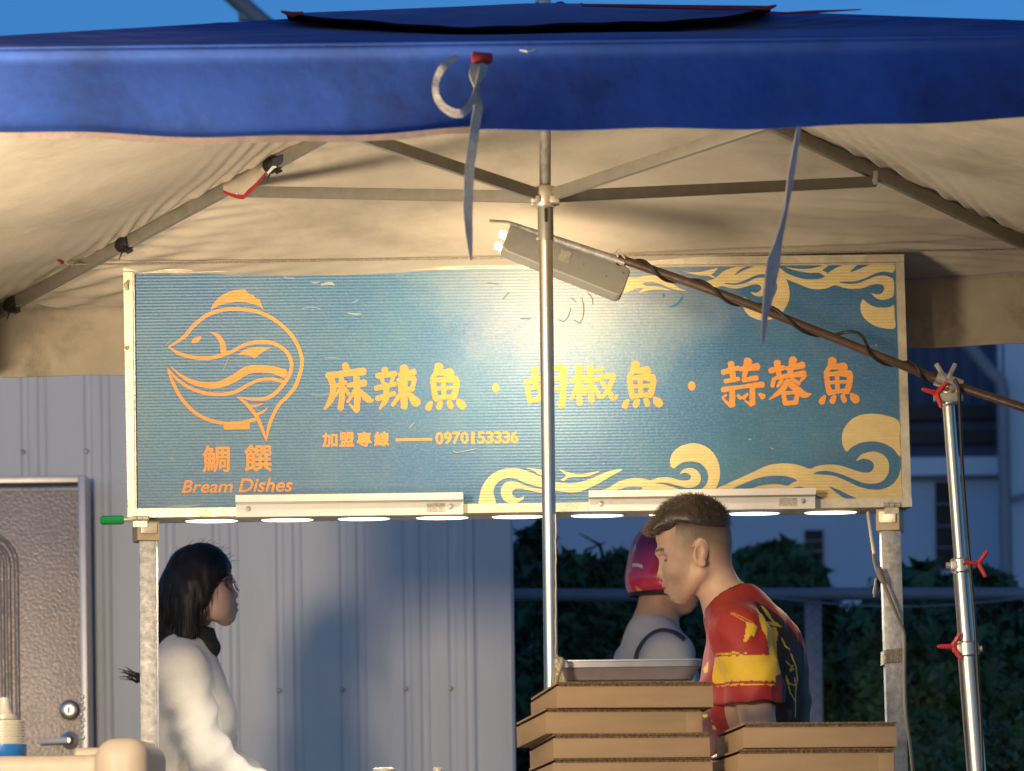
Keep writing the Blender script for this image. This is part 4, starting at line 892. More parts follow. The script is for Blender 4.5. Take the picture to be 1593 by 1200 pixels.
# power cables on the right
b = MB(); b.tube(catmull([P(1350, 797, YS - .01), P(1353, 820, YS - .02), P(1358, 850, YS - .02), P(1361, 868, YS - .025)], 5), .0042, 8)
o = b.build('light_lead', M_cream_cable); props(o, 'cream cable dropping from the right end of the sign', 'cable')
b = MB(); b.tube(catmull([P(1359, 862, YS - .03), P(1361, 875, YS - .03), P(1366, 892, YS - .035), P(1374, 906, YS - .04), P(1390, 945, YS - .04), P(1404, 978, YS - .03), P(1407, 1000, YS - .03), P(1407, 1060, YS - .02), P(1409, 1110, YS - .02), P(1416, 1160, YS - .02), P(1421, 1215, YS - .02), P(1422, 1290, YS - .02)], 5), .0045, 8)
b.tube([P(1366, 884, YS - .036), P(1374, 906, YS - .04)], [.009, .008], 8); b.tube([P(1363, 900, YS - .036), P(1361, 922, YS - .03), P(1360, 930, YS - .03)], [.003, .006, .002], 7)
o = b.build('power_cable', M_cream_cable2); props(o, 'dark cable crossing the right cart post and hanging beside it', 'cable')

# ------------------------------------------------------------------ lamp on a brown pole, held by a light stand
YL = 8.35; YA = 8.40
lp = thing('pole_lamp', P(960, 420, YA) - Vector((0, 0, .03)), 'twin tube lamp hung from a brown pole wrapped in black cable', 'lamp')
pa, pb = P(962, 402, YA), P(1640, 650, YL - .10)
pole_pts = [pa, P(1150, 468, YA - .02), P(1400, 567, YL + .01), P(1475, 596, YL), pb]
MB().tube(catmull(pole_pts, 4), px2m(6.8, YL), 14).build('pole', M_wood, lp)
hel = []; dirv = (P(1475, 596, YL) - pa); up = Vector((0, -1, 0)); sd_ = dirv.normalized().cross(up).normalized()
pc = catmull(pole_pts[:4], 30)
for i, p in enumerate(pc):
    a = 2 * math.pi * i / len(pc) * 6.6 + 1.2; rr = px2m(8.6, YL) + (.022 * math.exp(-((i - 52) / 6) ** 2) if math.sin(a) < .2 else 0)
    hel.append(Vector(p) + (up * math.cos(a) + sd_ * math.sin(a)) * rr)
MB().tube(hel, .0040, 8).build('cable', M_black, lp)
MB().tube([P(762, 344, YA - .02), P(790, 346, YA - .01), P(868, 374, YA), P(972, 409, YA)], [.004, .004, .0088, .0098], 12).build('extension_tube', M_galv, lp)
b = MB(); kn = P(962, 400, YA - .02); b.tube([kn, kn + Vector((-.006, 0, .012)), kn + Vector((.002, 0, .020)), kn + Vector((.006, 0, .008)), kn + Vector((.016, 0, -.004))], .002, 6); b.build('wire_tie', M_cream_cable, lp)
# flat housing, its open side facing the sign
ha, hb = P(792, 374, YA + .0), P(966, 443, YA + .02); dd = (hb - ha).normalized(); Mh = None
zax = dd; nrm = Vector((0, -1, .55)); nrm = (nrm - zax * nrm.dot(zax)).normalized(); xax = zax.cross(nrm).normalized()
Mh = Matrix((xax, nrm, zax)).transposed()
def hpt(u, v, w_): return (ha + hb) / 2 + Mh @ Vector((u, v, w_))
Lh = (hb - ha).length; hw = px2m(58, YA) / 2
bm = []; n_ = 10; rc = .016; lz, lx = Lh / 2 + .010, hw
for (cx, cz, a0) in ((lx - rc, lz - rc, 0), (-lx + rc, lz - rc, 90), (-lx + rc, -lz + rc, 180), (lx - rc, -lz + rc, 270)):
    for k in range(6): a = R(a0 + 90 * k / 5); bm.append((cx + rc * math.cos(a), cz + rc * math.sin(a)))
b = MB(); nn = len(bm); lay = [(.0, .010, .0), (.0, .012, 0)]
v1 = [hpt(u, .014, w_) for u, w_ in bm]; v2 = [hpt(u, -.012, w_) for u, w_ in bm]; v3 = [hpt(u * .93, .017, w_ * .985) for u, w_ in bm]
b.add(v1 + v2 + v3, [tuple(range(2 * nn, 3 * nn))] + [(i, (i + 1) % nn, nn + (i + 1) % nn, nn + i) for i in range(nn)] + [(2 * nn + i, 2 * nn + (i + 1) % nn, (i + 1) % nn, i) for i in range(nn)])
M_house = mat('grey_lamp_housing', (.36, .34, .29), .55, var=.08, vscale=12, dirt=(.22, .19, .14), dscale=9, damt=.5)
hs = b.build('housing', M_house, lp, angle=30)
MB().box(hpt(-.005, .0178, -.006), (px2m(20, YA), .0012, px2m(17, YA)), Mh).build('sticker', M_sticker, hs)
for (u, w_) in ((.0, .040), (.008, .10), (-.02, .135), (.012, -.07)):
    q = hpt(u, .0172, w_); MB().box(q, (.005, .003, .005), Mh, bev=.001).build('rivet', M_galv, hs)
M_tube = mat('lamp_tube', (.9, .85, .7), emit=(1, .80, .50), estr=14)
for u in (-.018, .018):
    MB().tube([hpt(u, -.020, -lz + .0), hpt(u, -.020, lz - .02)], .0085, 14).build('led_tube', M_tube, lp)
    e_ = hpt(u, -.012, -lz - .004); MB().tube([e_, e_ + Mh @ Vector((0, -.002, -.012))], [.010, .008], 12).build('tube_end', M_tube, lp)
for k in range(4):
    c0 = hpt(-hw - .004, 0, -.052 + k * .026 + .02); b = MB(); b.tube([c0 + Mh @ Vector((.006, 0, -.010)), c0 + Mh @ Vector((-.008, 0, -.006)), c0 + Mh @ Vector((-.008, 0, .006)), c0 + Mh @ Vector((.006, 0, .010))], .0014, 6); b.build('wire_hook', M_galv, lp)
al = bpy.data.lights.new('lamp_light', 'AREA'); al.shape = 'RECTANGLE'; al.size = Lh; al.size_y = .05; al.energy = LAMP_W; al.color = (1, .78, .50); al.spread = R(125)
ao = bpy.data.objects.new('lamp_light', al); COL.objects.link(ao)
zl = nrm; yl = xax; xl_ = yl.cross(zl)
ao.matrix_world = Matrix.Translation(hpt(0, -.034, 0)) @ Matrix((xl_, yl, zl)).transposed().to_4x4()
ao.parent = lp; ao.matrix_parent_inverse = Matrix.Translation(-wloc(lp))

st = thing('light_stand', Vector((P(1527, 1300, YL).x + .02, YL, 0)), 'chrome telescopic light stand with red wing knobs at the right', 'light stand')
s0, s1, s2, s3 = P(1474, 612, YL), P(1494, 880, YL), P(1504, 1010, YL), P(1519, 1200, YL); sb = s3 + (s3 - s2) * ((s3.z - .35) / (s2.z - s3.z))
MB().tube([s0, s1], px2m(9.5, YL), 18).build('inner_tube', M_chrome, st)
MB().tube([s1, s2], px2m(12.5, YL), 18).build('middle_tube', M_chrome, st)
MB().tube([s2, s3, sb], px2m(15, YL), 18).build('outer_tube', M_chrome, st)
for k in range(3):
    a = R(90 + 120 * k); MB().tube([sb + Vector((0, 0, .25)), sb + Vector((.3 * math.cos(a), .3 * math.sin(a), .0)), Vector((sb.x + .5 * math.cos(a), sb.y + .5 * math.sin(a), .015))], .011, 8).build('leg', M_chrome, st)
def collar(c, d, wid, r, knob, kdir, rot):
    cb = MB().tube([c - d * .018, c - d * .014, c + d * .014, c + d * .018], [r, r + .005, r + .005, r], 18).build('collar', M_chrome, st)
    b = MB(); b.tube([c + Vector((-kdir * .034, -.008, 0)), c + Vector((kdir * .034, -.008, 0))], .0075, 10); b.box(c + Vector((0, -.012, 0)), (.05, .020, .022), bev=.004); b.build('clamp_block', M_tarn, cb)
    b = MB(); 
    for k in range(3):
        a = R(rot + 120 * k); v = Vector((math.cos(a), -.25, math.sin(a))).normalized(); b.tube([knob, knob + v * .010, knob + v * .032, knob + v * .037], [.0065, .0058, .005, .0032], 10)
    b.build('wing_knob', M_redplastic, st)
dv = (s1 - s0).normalized()
collar(s1, dv, 0, px2m(12.5, YL), P(1522, 877, YL - .02), 1, 55); collar(s2, dv, 0, px2m(15, YL), P(1482, 1006, YL - .02), -1, 60)
collar(s0 + dv * .012, dv, 0, px2m(10, YL), P(1457, 612, YL - .02), -1, 45)
b = MB(); ca, cb2 = P(1456, 588, YL), P(1495, 603, YL); b.tube([ca, cb2], px2m(12, YL), 16); b.build('grip_sleeve', M_chrome, st)
for px, py in ((1456, 566), (1486, 566)):
    b = MB(); b.bar(P(1473, 594, YL - .012), P(px, py, YL - .012), .010, .012, .002); b.build('jaw', M_galv, st)
b = MB(); b.tube([P(1478, 615, YL), P(1494, 616, YL - .01)], [.012, .011], 10); b.build('stud', M_tarn, st)
b = MB(); b.tube(catmull([P(1485, 590, YL - .03), P(1492, 606, YL - .03), P(1493, 640, YL - .02), P(1498, 740, YL - .02), P(1508, 870, YL - .025), P(1516, 960, YL - .025), P(1521, 1050, YL - .02), P(1526, 1130, YL - .02), P(1531, 1280, YL - .02)], 6), .0042, 8)
o = b.build('stand_cable', M_black); props(o, 'black cable running down beside the chrome light stand', 'cable')

# lamp of the neighbouring stall, left of the frame: source of the warm side light
wl = thing('work_lamp', Vector((-1.75, 3.5, 0)), 'clip work lamp on a thin stand left of the stall', 'lamp')
MB().tube([(-1.75, 3.5, 0), (-1.75, 3.5, 1.80)], .012, 10).build('stand', M_black, wl)
MB().lathe((-1.75, 3.5, 1.86), [(.01, .09), (.03, .085), (.03, .06), (.02, .05)], 18).build('socket', M_black, wl)
MB().lathe((-1.75, 3.50, 0), [(.2, 0), (.2, .02), (.02, .04)], 20).build('foot', M_black, wl)
pl_ = bpy.data.lights.new('work_light', 'SPOT'); pl_.energy = WORK_W; pl_.color = (1, .80, .54); pl_.shadow_soft_size = .28; pl_.spot_size = R(60); pl_.spot_blend = .12
po_ = bpy.data.objects.new('work_light', pl_); COL.objects.link(po_); po_.parent = wl; po_.location = (0, 0, 1.84)
aim = Vector((math.sin(R(7)) * math.cos(R(20)), math.cos(R(7)) * math.cos(R(20)), -math.sin(R(20)))); po_.rotation_euler = aim.to_track_quat('-Z', 'Y').to_euler()
hb_ = thing('canopy_fill_lamp', Vector((-1.40, 6.15, 0)), 'added unseen fill lamp tilted upward under the left front of the umbrella', 'lamp')  # added uplight out of view, aimed to brighten the canopy lining
MB().tube([(-1.40, 6.12, 0), (-1.40, 6.12, 1.02), (-1.40, 6.14, 1.08)], .011, 10).build('stand', M_black, hb_)
MB().lathe((-1.40, 6.12, 0), [(.16, 0), (.16, .02), (.02, .04)], 20).build('foot', M_black, hb_)
aim = Vector((math.sin(R(38)) * math.cos(R(55)), math.cos(R(38)) * math.cos(R(55)), math.sin(R(55))))
b = MB(); hp = Vector((-1.40, 6.15, 1.15)); b.tube([hp - aim * .075, hp - aim * .07, hp - aim * .02, hp - aim * .016], [.03, .05, .075, .075], 20); b.build('lamp_head', M_black, hb_)
pb_ = bpy.data.lights.new('canopy_fill_light', 'SPOT'); pb_.energy = FILL_W; pb_.color = (1, .83, .60); pb_.shadow_soft_size = .28; pb_.spot_size = R(98); pb_.spot_blend = .5
qb_ = bpy.data.objects.new('canopy_fill_light', pb_); COL.objects.link(qb_); qb_.parent = hb_; qb_.location = (0, 0, 1.15); qb_.rotation_euler = aim.to_track_quat('-Z', 'Y').to_euler()

# ------------------------------------------------------------------ cardboard cartons, tray
YX = 7.42
tb = thing('serving_table', Vector((P(1100, 1, YX).x, YX + .2, 0)), 'steel serving table below the carton stacks', 'table')
ZT = P(1000, 1262, YX).z
MB().box((P(1115, 1, YX).x, YX + .2, ZT - .02), (1.1, .62, .03), bev=.004).build('table_top', M_table, tb)
for sx in (-.5, .5):
    for sy in (-.26, .26): MB().tube([(P(1115, 1, YX).x + sx, YX + .2 + sy, 0), (P(1115, 1, YX).x + sx, YX + .2 + sy, ZT - .03)], .014, 10).build('leg', M_galv, tb)
def carton(px0, px1, pyt, pyb, yaw, tilt, label, Y=YX, dep=.262, roll=0., flap=False):
    a, c = P(px0, pyt, Y), P(px1, pyb, Y); wid = (c.x - a.x); h = a.z - c.z
    org = Vector((a.x, Y, c.z)); t = thing('carton', org, label, 'carton', 'flat cardboard cartons stacked at the front')
    Mr = Matrix.Rotation(R(yaw), 3, 'Z') @ Matrix.Rotation(R(-tilt), 3, 'X') @ Matrix.Rotation(R(roll), 3, 'Y')
    wr = wid / math.cos(R(yaw)); th = .0042
    L = lambda x, y, z: org + Mr @ Vector((x, y, z))
    b = MB()   # tray body of four walls and a floor
    bx = lambda c_, s_: b.box(org + Mr @ Vector(c_), s_, Mr, bev=.0012)
    bx((wr / 2, .002, h / 2 - .003), (wr, .004, h - .006)); bx((.002, dep / 2, h / 2 - .0035), (.0038, dep - .009, h - .007)); bx((wr - .002, dep / 2, h / 2 - .0035), (.0038, dep - .009, h - .007)); bx((wr / 2, dep - .002, h / 2 - .003), (wr, .004, h - .006)); bx((wr / 2, dep / 2, .003), (wr - .01, dep - .01, .004))
    b.build('tray_body', M_card, t)
    lid = MB().box(org + Mr @ Vector((wr / 2, dep / 2, h + .0010)), (wr - .002, dep - .001, th), Mr).build('lid', M_card, t, smooth=False)
    G0 = []; e = MB()   # raw corrugated edge of the lid along the front and left
    nseg = 60
    top = [L(wr * i / nseg, -.0012 - .0004 * (i % 2), h + .0024) for i in range(nseg + 1)]; bot = [L(wr * i / nseg, -.0010 + .0004 * (i % 2), h - .0003 - .0004 * (i % 2)) for i in range(nseg + 1)]
    e.grid([top, bot]); e.build('lid_edge', M_cardedge, lid, smooth=False)
    e = MB(); e.box(L(wr / 2, .0005, h - .0045), (wr - .01, .004, .004), Mr); e.build('slot', M_cardedge, t, smooth=False)
    if flap: MB().box(L(wr * (1 - .055), -.0009, h / 2 - .004), (wr * .10, .0016, h - .010), Mr, bev=.0006).build('tuck_flap', M_card, t)
    return t
carton(866, 1113, 1063, 1098.5, 11.5, 5.2, 'cardboard carton right under the steel tray, top of the left stack')
carton(849.5, 1097, 1103, 1138.5, 13.5, 5.0, 'cardboard carton second from top in the left stack, pushed leftmost', flap=True)
carton(861, 1107.5, 1144, 1177, 10.5, 4.4, 'cardboard carton third from top in the left stack')
carton(861, 1112, 1182, 1216, 11, 3.6, 'lowest visible carton of the left stack, cut by the photo edge')
carton(860, 1108, 1221, 1260, 11, 1.5, 'cardboard carton at the very bottom of the left stack')
carton(1156.5, 1400, 1127, 1161, 9, 3.4, 'cardboard carton on top of the right stack before the cart post')
carton(1148, 1397, 1168, 1204, 9.5, 3.0, 'second carton down in the right stack before the cart post', flap=True)
carton(1150, 1399, 1210, 1259, 10, 1.0, 'cardboard carton at the bottom of the right stack')

YT = 7.50
c = P(980, 1058, YT); tr = MB(); kx, kz = px2m(1, YT), px2m(1, YT)
def rrect(w_, d_, r, n=6):
    out = []
    for (sx, sy, a0) in ((1, 1, 0), (-1, 1, 90), (-1, -1, 180), (1, -1, 270)):
        for k in range(n): a = R(a0 + 90 * k / (n - 1)); out.append((sx * (w_ - r) + r * math.cos(a), sy * (d_ - r) + r * math.sin(a)))
    return out
prof = [(97, .086, 0), (100, .090, 1.5), (107.5, .099, 19), (108, .1, 20), (111.5, .104, 21), (112.5, .105, 29), (114, .107, 30), (114, .107, 32), (112, .105, 32.5), (108, .101, 31), (106, .098, 20), (98, .088, 3)]
rings = []
for (wx, dy, hz) in prof:
    rings.append([c + Vector((x, y + .115, hz * kz)) for x, y in rrect(wx * kx, dy, .03)])
tr.grid([r_ + [r_[0]] for r_ in rings]); nb = len(rings[0]); tr.add(rings[0], [tuple(range(nb))]); tr.add(rings[-1], [tuple(range(nb))])
o = tr.build('serving_tray', M_tray, angle=40); props(o, 'shallow stainless steel tray resting on the left carton stack', 'tray')
Mt = Matrix.Rotation(R(-1.6), 4, 'Y')
# crinkled clear bag knotted on the tray's left end
M_film = mat('clear_film', (.62, .50, .30), .25, trans=.55, bump=.8, bscale=60)
S = SDF(np.linspace(-.03, .03, 30), np.linspace(-.02, .02, 20), np.linspace(-.04, .04, 40))
for i in range(7): S.cone((random.uniform(-.006, .006), random.uniform(-.006, .006), .02), (random.uniform(-.018, .016), random.uniform(-.01, .01), -.03), .006, .004, .004)
S.ell((0, 0, .016), (.010, .009, .010), .004); S.cone((0, 0, .016), (-.006, 0, .032), .005, .003, .004)
v, f = S.mesh(); o = np_mesh('knotted_bag', v, f, M_film, loc=P(870, 1043, 7.47)); props(o, 'crinkled clear plastic bag knotted at the left end of the tray', 'bag')

# ------------------------------------------------------------------ left foreground: beige tub, sauce bottle, lids
YTB = 7.0
tbl = thing('side_table', Vector((P(60, 1, YTB).x, YTB + .15, 0)), 'low table carrying the beige tub at bottom left', 'table')
zt = .86
MB().box((P(60, 1, YTB).x - .05, YTB + .15, zt - .02), (.75, .6, .03), bev=.004).build('table_top', M_white, tbl)
for sx in (-.35, .25):
    for sy in (-.1, .4): MB().tube([(P(60, 1, YTB).x + sx, YTB + sy, 0), (P(60, 1, YTB).x + sx, YTB + sy, zt - .03)], .014, 10).build('leg', M_galv, tbl)
o0 = P(0, 1176, YTB); k = px2m(1, YTB)
S = SDF(np.arange(-.26, .34, .006), np.arange(-.07, .38, .006), np.arange(-.26, .06, .005))
def rbox(cx, cy, cz, hx, hy, hz, r):
    def f(x, y, z):
        qx, qy, qz = np.abs(x - cx) - hx + r, np.abs(y - cy) - hy + r, np.abs(z - cz) - hz + r
        return np.sqrt(np.maximum(qx, 0) ** 2 + np.maximum(qy, 0) ** 2 + np.maximum(qz, 0) ** 2) + np.minimum(np.maximum(qx, np.maximum(qy, qz)), 0) - r
    return f
H0 = o0.z - zt
S.fn(rbox(0.0, .16, -H0 / 2, .235, .155, H0 / 2, .02), 0, 'u')                 # outer body, front rim at photo row 1176
S.fn(rbox(165 * k - .04, .30, 0, .06, .012, 17 * k, .008), .01, 'u')          # raised back lip
S.fn(rbox(191 * k, .16, 25 * k - .15, 42 * k, .20, .15, 32 * k), .012, 'u')  # thick rounded right end
S.fn(rbox(-.02, .16, .05, .20, .125, .16, .02), .008, 's')
S.fn(lambda x, y, z: -(z + H0), 0, 's') if False else None
v, f = S.mesh(); o = np_mesh('plastic_tub', v, f, M_beige, loc=o0 + Vector((0, 0, .0))); props(o, 'beige plastic tub with thick rounded right end at bottom left', 'tub')
sq = thing('sauce_bottle', P(8, 1180, YTB + .12), 'milky ribbed squeeze bottle with pointed nozzle and blue band', 'bottle')
base = P(8, 1180, YTB + .12); kk = px2m(1, YTB + .12)
MB().lathe(base, [(6 * kk, 95 * kk), (7.5 * kk, 94 * kk), (9 * kk, 78 * kk), (12 * kk, 70 * kk), (19 * kk, 67 * kk), (19.5 * kk, 61 * kk), (29 * kk, 60 * kk)], 28).build('nozzle_cap', M_clear, sq)
pr = []
for i in range(9): z = 59 - i * 4.4; pr += [(29.5 * kk, z * kk), (30.6 * kk, (z - 1.2) * kk), (30.6 * kk, (z - 3.0) * kk), (29.5 * kk, (z - 3.8) * kk)]
MB().lathe(base, pr, 32).build('ribbed_body', M_clear, sq)
MB().lathe(base, [(32 * kk, 22 * kk), (34 * kk, 21.5 * kk), (34 * kk, 3 * kk), (32 * kk, 0), (32 * kk, -60 * kk)], 32).build('blue_band', M_bluelid, sq)
# caps of two condiment bottles just peeping into the bottom edge
for px, w_, lab in ((597, 17, 'wide cream bottle cap peeping in at the bottom edge by the shed'), (681, 7, 'narrow cream nozzle tip peeping in at the bottom edge')):
    p = P(px, 1194, 7.6); kq = px2m(1, 7.6); t = thing('condiment_bottle', Vector((p.x, 7.6, ZT)), lab, 'bottle')
    MB().lathe(Vector((p.x, 7.6, p.z)), [(w_ * .7 * kq, 0), (w_ * kq, -.003), (w_ * 1.15 * kq, -.02), (w_ * 1.15 * kq, -.035)], 24).build('cap', M_clear, t)
    MB().lathe(Vector((p.x, 7.6, ZT)), [(.028, 0), (.030, .004), (.030, p.z - ZT - .07), (w_ * 1.0 * kq, p.z - ZT - .034)], 24).build('body', M_beige, t)

# ------------------------------------------------------------------ people
MM = .001
def head(S, jaw=1.0, cheek=0.0, ears=True, hollow_eyes=True):
    """head in the current frame of S: origin between the ear canals, +x face, +y left, +z up (metres)"""
    m = lambda *a: tuple(x * MM for x in a)
    S.ell(m(15, 0, 55), m(90, 74, 70), .02)
    S.ell(m(-22, 0, 14), m(51, 60, 54), .025)
    S.ell(m(42, 0, -20), m(48, 58, 72), .03)
    S.cone(m(2, 50, -38), m(44, 19, -90), .017 * jaw, .013 * jaw, .03, sym=True)
    S.ell(m(43, 0, -90), m(16, 20, 15), .02)
    S.ell(m(60, 0, -66), m(23, 27, 28), .025)
    S.ell(m(64, 43, -30), m(20, 17 + 8 * cheek, 19 + 10 * cheek), .03, sym=True)
    if cheek: S.ell(m(40, 45, -62), m(26, 16, 26), .03, sym=True)
    S.cone(m(97, 9, 13), m(80, 44, 14), .009, .008, .014, sym=True)         # brow
    if hollow_eyes: S.ell(m(95, 32, -5), m(14, 15, 11), .012, 's', sym=True)  # orbit
    S.cone(m(87, 0, 0), m(91, 0, -32), .0075, .0085, .012)                  # nose bridge
    S.ell(m(91.5, 0, -40), m(10, 9.5, 9), .008); S.ell(m(84, 11.5, -43), m(9, 6.5, 6.5), .006, sym=True)
    S.ell(m(92, 6, -48.5), m(5, 3, 3), .002, 's', sym=True)
    S.cone(m(84, 0, -63), m(74, 17, -68), .0068, .0035, .006, sym=True)
    S.cone(m(77, 0, -80), m(69, 16, -76), .0072, .0035, .006, sym=True)
    S.cone(m(88, 0, -72), m(72, 20, -72), .0022, .0018, .003, 's', sym=True)
    S.cone(m(78, 0, -91), m(76, 8, -91), .004, .003, .008, 's', sym=True)
    S.cone(m(87, 0, -56), m(90, 0, -60), .0025, .0025, .004, 's')
    # lids over the eyeballs with a narrow slit
    S.ell(m(70.5, 31, -6), m(13.2, 14, 12.4), .004, sym=True)
    S.ell(m(85, 31, -10), m(7, 12, 2.6), .002, 's', sym=True)
    if ears:
        for sy in (1, -1):
            Re = np.array(Matrix.Rotation(R(24 * sy), 3, 'Z') @ Matrix.Rotation(R(-10), 3, 'Y'))
            S.ell((.002, .074 * sy, .004), m(19, 6.5, 31), .006, rot=Re)
            S.ell((.006, .083 * sy, .006), m(11, 7, 20), .004, 's', rot=Re)
            S.ell((-.002, .077 * sy, -.018), m(9, 5, 10), .005)
            S.cone((.016, .075 * sy, .003), (.017, .075 * sy, -.010), .0055, .005, .004)
def skin_colors(v, Rm, t, base, lip, stub=None, brow=(.03, .018, .012)):
    q = (v - np.array(t)) @ np.array(Rm)     # back to head frame
    x, y, z = q.T * 1000; n = len(v); c = np.tile(np.array(base), (n, 1))
    def put(mk, col): nonlocal c; c = c * (1 - mk[:, None]) + np.array(col) * mk[:, None]
    sm = lambda e0, e1, a: np.clip((a - e0) / (e1 - e0), 0, 1)
    put(.35 * np.exp(-(((x - 62) / 22) ** 2 + ((np.abs(y) - 46) / 16) ** 2 + ((z + 40) / 18) ** 2)), (.58, .24, .16))
    put(.4 * np.exp(-(((x - 95) / 12) ** 2 + (y / 12) ** 2 + ((z + 40) / 10) ** 2)), (.58, .25, .17))
    put(.45 * np.exp(-((np.abs(y) - 80) / 7) ** 2 - ((z - 4) / 30) ** 2 - (x / 24) ** 2), (.55, .22, .14))
    lipm = np.exp(-((x - 80) / 14) ** 4 - (y / 20) ** 4 - ((z + 71.5) / 11.5) ** 4) * (x > 66); put(.75 * lipm, lip)
    put(.8 * np.exp(-((x - 86) / 14) ** 4 - (y / 19) ** 4 - ((z + 72) / 1.8) ** 2), (.10, .035, .03))
    ar = 15 + 3.5 * np.sin(np.clip((np.abs(y) - 8) / 40, 0, 1) * 3.1)
    put(.85 * np.exp(-((z - ar) / 4.2) ** 4) * (np.abs(y) > 9) * (np.abs(y) < 47) * (x > 66), brow)
    put(.8 * np.exp(-((z + 7.5) / 2.0) ** 2) * (np.abs(y) > 17) * (np.abs(y) < 46) * (x > 62) * (x < 90), (.02, .012, .010))
    if stub is not None:
        up = sm(-38, 42, z + .25 * (-x)) * sm(78, 40, x - .0 * z); up = up * np.where((np.abs(y) > 66) & (((x - 3) / 22) ** 2 + ((z - 4) / 36) ** 2 < 1), .12, 1) * (z > -62)
        put(np.clip(up, 0, 1) * .80, stub); put(sm(40, 72, z) * (x < 60) * .7, np.array(stub) * .5)
    return c
def tufts(n, pts, dirs, L, wdt, seed, bend=.3, jit=.25):
    """thin tapered hair locks; pts/dirs arrays"""
    r_ = np.random.default_rng(seed); idx = r_.integers(0, len(pts), n); p = pts[idx] + r_.normal(size=(n, 3)) * .002; d = dirs[idx] + r_.normal(size=(n, 3)) * jit; d /= np.linalg.norm(d, axis=1)[:, None]
    s = np.cross(d, r_.normal(size=(n, 3))); s /= np.linalg.norm(s, axis=1)[:, None]; l = (L * r_.uniform(.55, 1.25, n))[:, None]; w_ = (wdt * r_.uniform(.6, 1.3, n))[:, None]
    g_ = np.array([0, 0, -1.]) * bend
    m = p + d * l * .55; e = p + d * l + g_ * l * .35
    V = np.stack([p - s * w_, p + s * w_, m - s * w_ * .8, m + s * w_ * .8, e - s * w_ * .12, e + s * w_ * .12], 1).reshape(-1, 3); o = (np.arange(n) * 6)[:, None]
    return V, np.concatenate([o + np.array([[0, 1, 3, 2]]), o + np.array([[2, 3, 5, 4]])])
def hand(S, wrist, fwd, pn, r=.0085, side=1):
    """palm and five separate curled fingers; fwd along the hand, pn out of the back of the hand"""
    fwd = np.array(fwd, float); fwd /= np.linalg.norm(fwd); pn = np.array(pn, float); pn -= fwd * pn.dot(fwd); pn /= np.linalg.norm(pn); la = np.cross(fwd, pn) * side; w_ = np.array(wrist)
    for k in (-1, -.33, .33, 1): S.cone(w_ + fwd * .01 + la * k * .018, w_ + fwd * .085 + la * k * .030, .013, .0115, .014)
    for k, ln in ((-1, .85), (-.33, 1.), (.33, 1.05), (1, .95)):
        a = w_ + fwd * .085 + la * k * .030; d = fwd + la * k * .10; p1 = a + d * .040 * ln - pn * .008; p2 = p1 + (fwd * .8 - pn * .6) * .026 * ln; p3 = p2 + (fwd * .35 - pn * .9) * .020 * ln
        S.cone(a, p1, r + .0012, r, .004); S.cone(p1, p2, r, r - .0006, .002); S.cone(p2, p3, r - .0006, r - .0018, .002)
    a = w_ + fwd * .025 + la * .026; p1 = a + la * .024 + fwd * .030 - pn * .012; p2 = p1 + fwd * .030 + la * .004 - pn * .012; S.cone(a, p1, .013, .0105, .008); S.cone(p1, p2, .0105, .0085, .003)
EYE = lambda Rm, t, par, sy: np.array(Rm) @ np.array((.0705, .031 * sy, -.006)) + np.array(t)
def eyes(Rm, t, par):
    for sy in (1, -1):
        c = Vector(EYE(Rm, t, par, sy)); d = Vector(np.array(Rm) @ np.array((1, .05 * sy, -.25))).normalized(); b = MB(); off = wloc(par)
        b.lathe((0, 0, 0), [(.0118 * math.sin(a), .0118 * math.cos(a)) for a in np.linspace(.05, 3.1, 12)], 16)
        vs = [off + c + Vector(q) for q in b.v]; b.v = [tuple(q) for q in vs]; e = b.build('eye', M_eye, par, angle=180)
        b = MB(); b.tube([off + c + d * .0100, off + c + d * .0124], [.0058, .0040], 14); b.build('iris', M_iris, e)

# --- young man in the printed jersey -------------------------------------------------
YM = 8.5
ear = P(1089, 868, YM)
man = thing('person', Vector((ear.x, YM, 0)), 'young man with cropped hair and red yellow jersey, looking down leftwards', 'person')
E0 = np.array((0, 0, ear.z))
Rm = np.array(Matrix.Rotation(R(180), 3, 'Z'))    # faces image-left
I3 = np.eye(3)
zg = ear.z
xs = fax(-.42, .36, -.14, .16, .0027, .008); ys = fax(-.36, .36, -.095, .095, .0027, .008); zs = fax(-zg - .01, .2, -.17, .17, .0027, .008)
S = SDF(xs, ys, zs)      # body axes = head frame (x to the face); rotated as an object afterwards
head(S)
def torso_m(S, g=0.0, cloth=False):
    S.cone((-.100, 0, -.150), (-.125, 0, -.22), .066 + g, .09 + g, .03)
    S.cone((-.078, 0, -.125), (-.075, .150, -.186), .046 + g, .053 + g, .04); S.cone((-.078, 0, -.125), (-.175, -.155, -.192), .046 + g, .053 + g, .04)
    S.ell((-.128, 0, -.335), (.106 + g, .168 + g, .20 + g), .04, rot=np.array(Matrix.Rotation(R(-16), 3, 'Z')))
    S.ell((-.150, 0, -.56), (.100 + g * 1.5, .150 + g * 1.5, .22), .05, rot=np.array(Matrix.Rotation(R(-16), 3, 'Z')))
    S.ell((-.145, 0, -.78), (.108 + g, .158 + g, .13), .05)
NECK = ((-.022, 0, -.02), (-.080, 0, -.165), .050, .055)
S.cone(*NECK, .018)
torso_m(S)
SH_L, EL_L = (-.090, .178, -.205), (-.128, .212, -.46)
S.cone(SH_L, EL_L, .050, .040, .04); S.cone(EL_L, (.10, .16, -.565), .041, .027, .02); hand(S, (.10, .16, -.565), (1, -.25, -.25), (.2, .1, 1), side=-1)
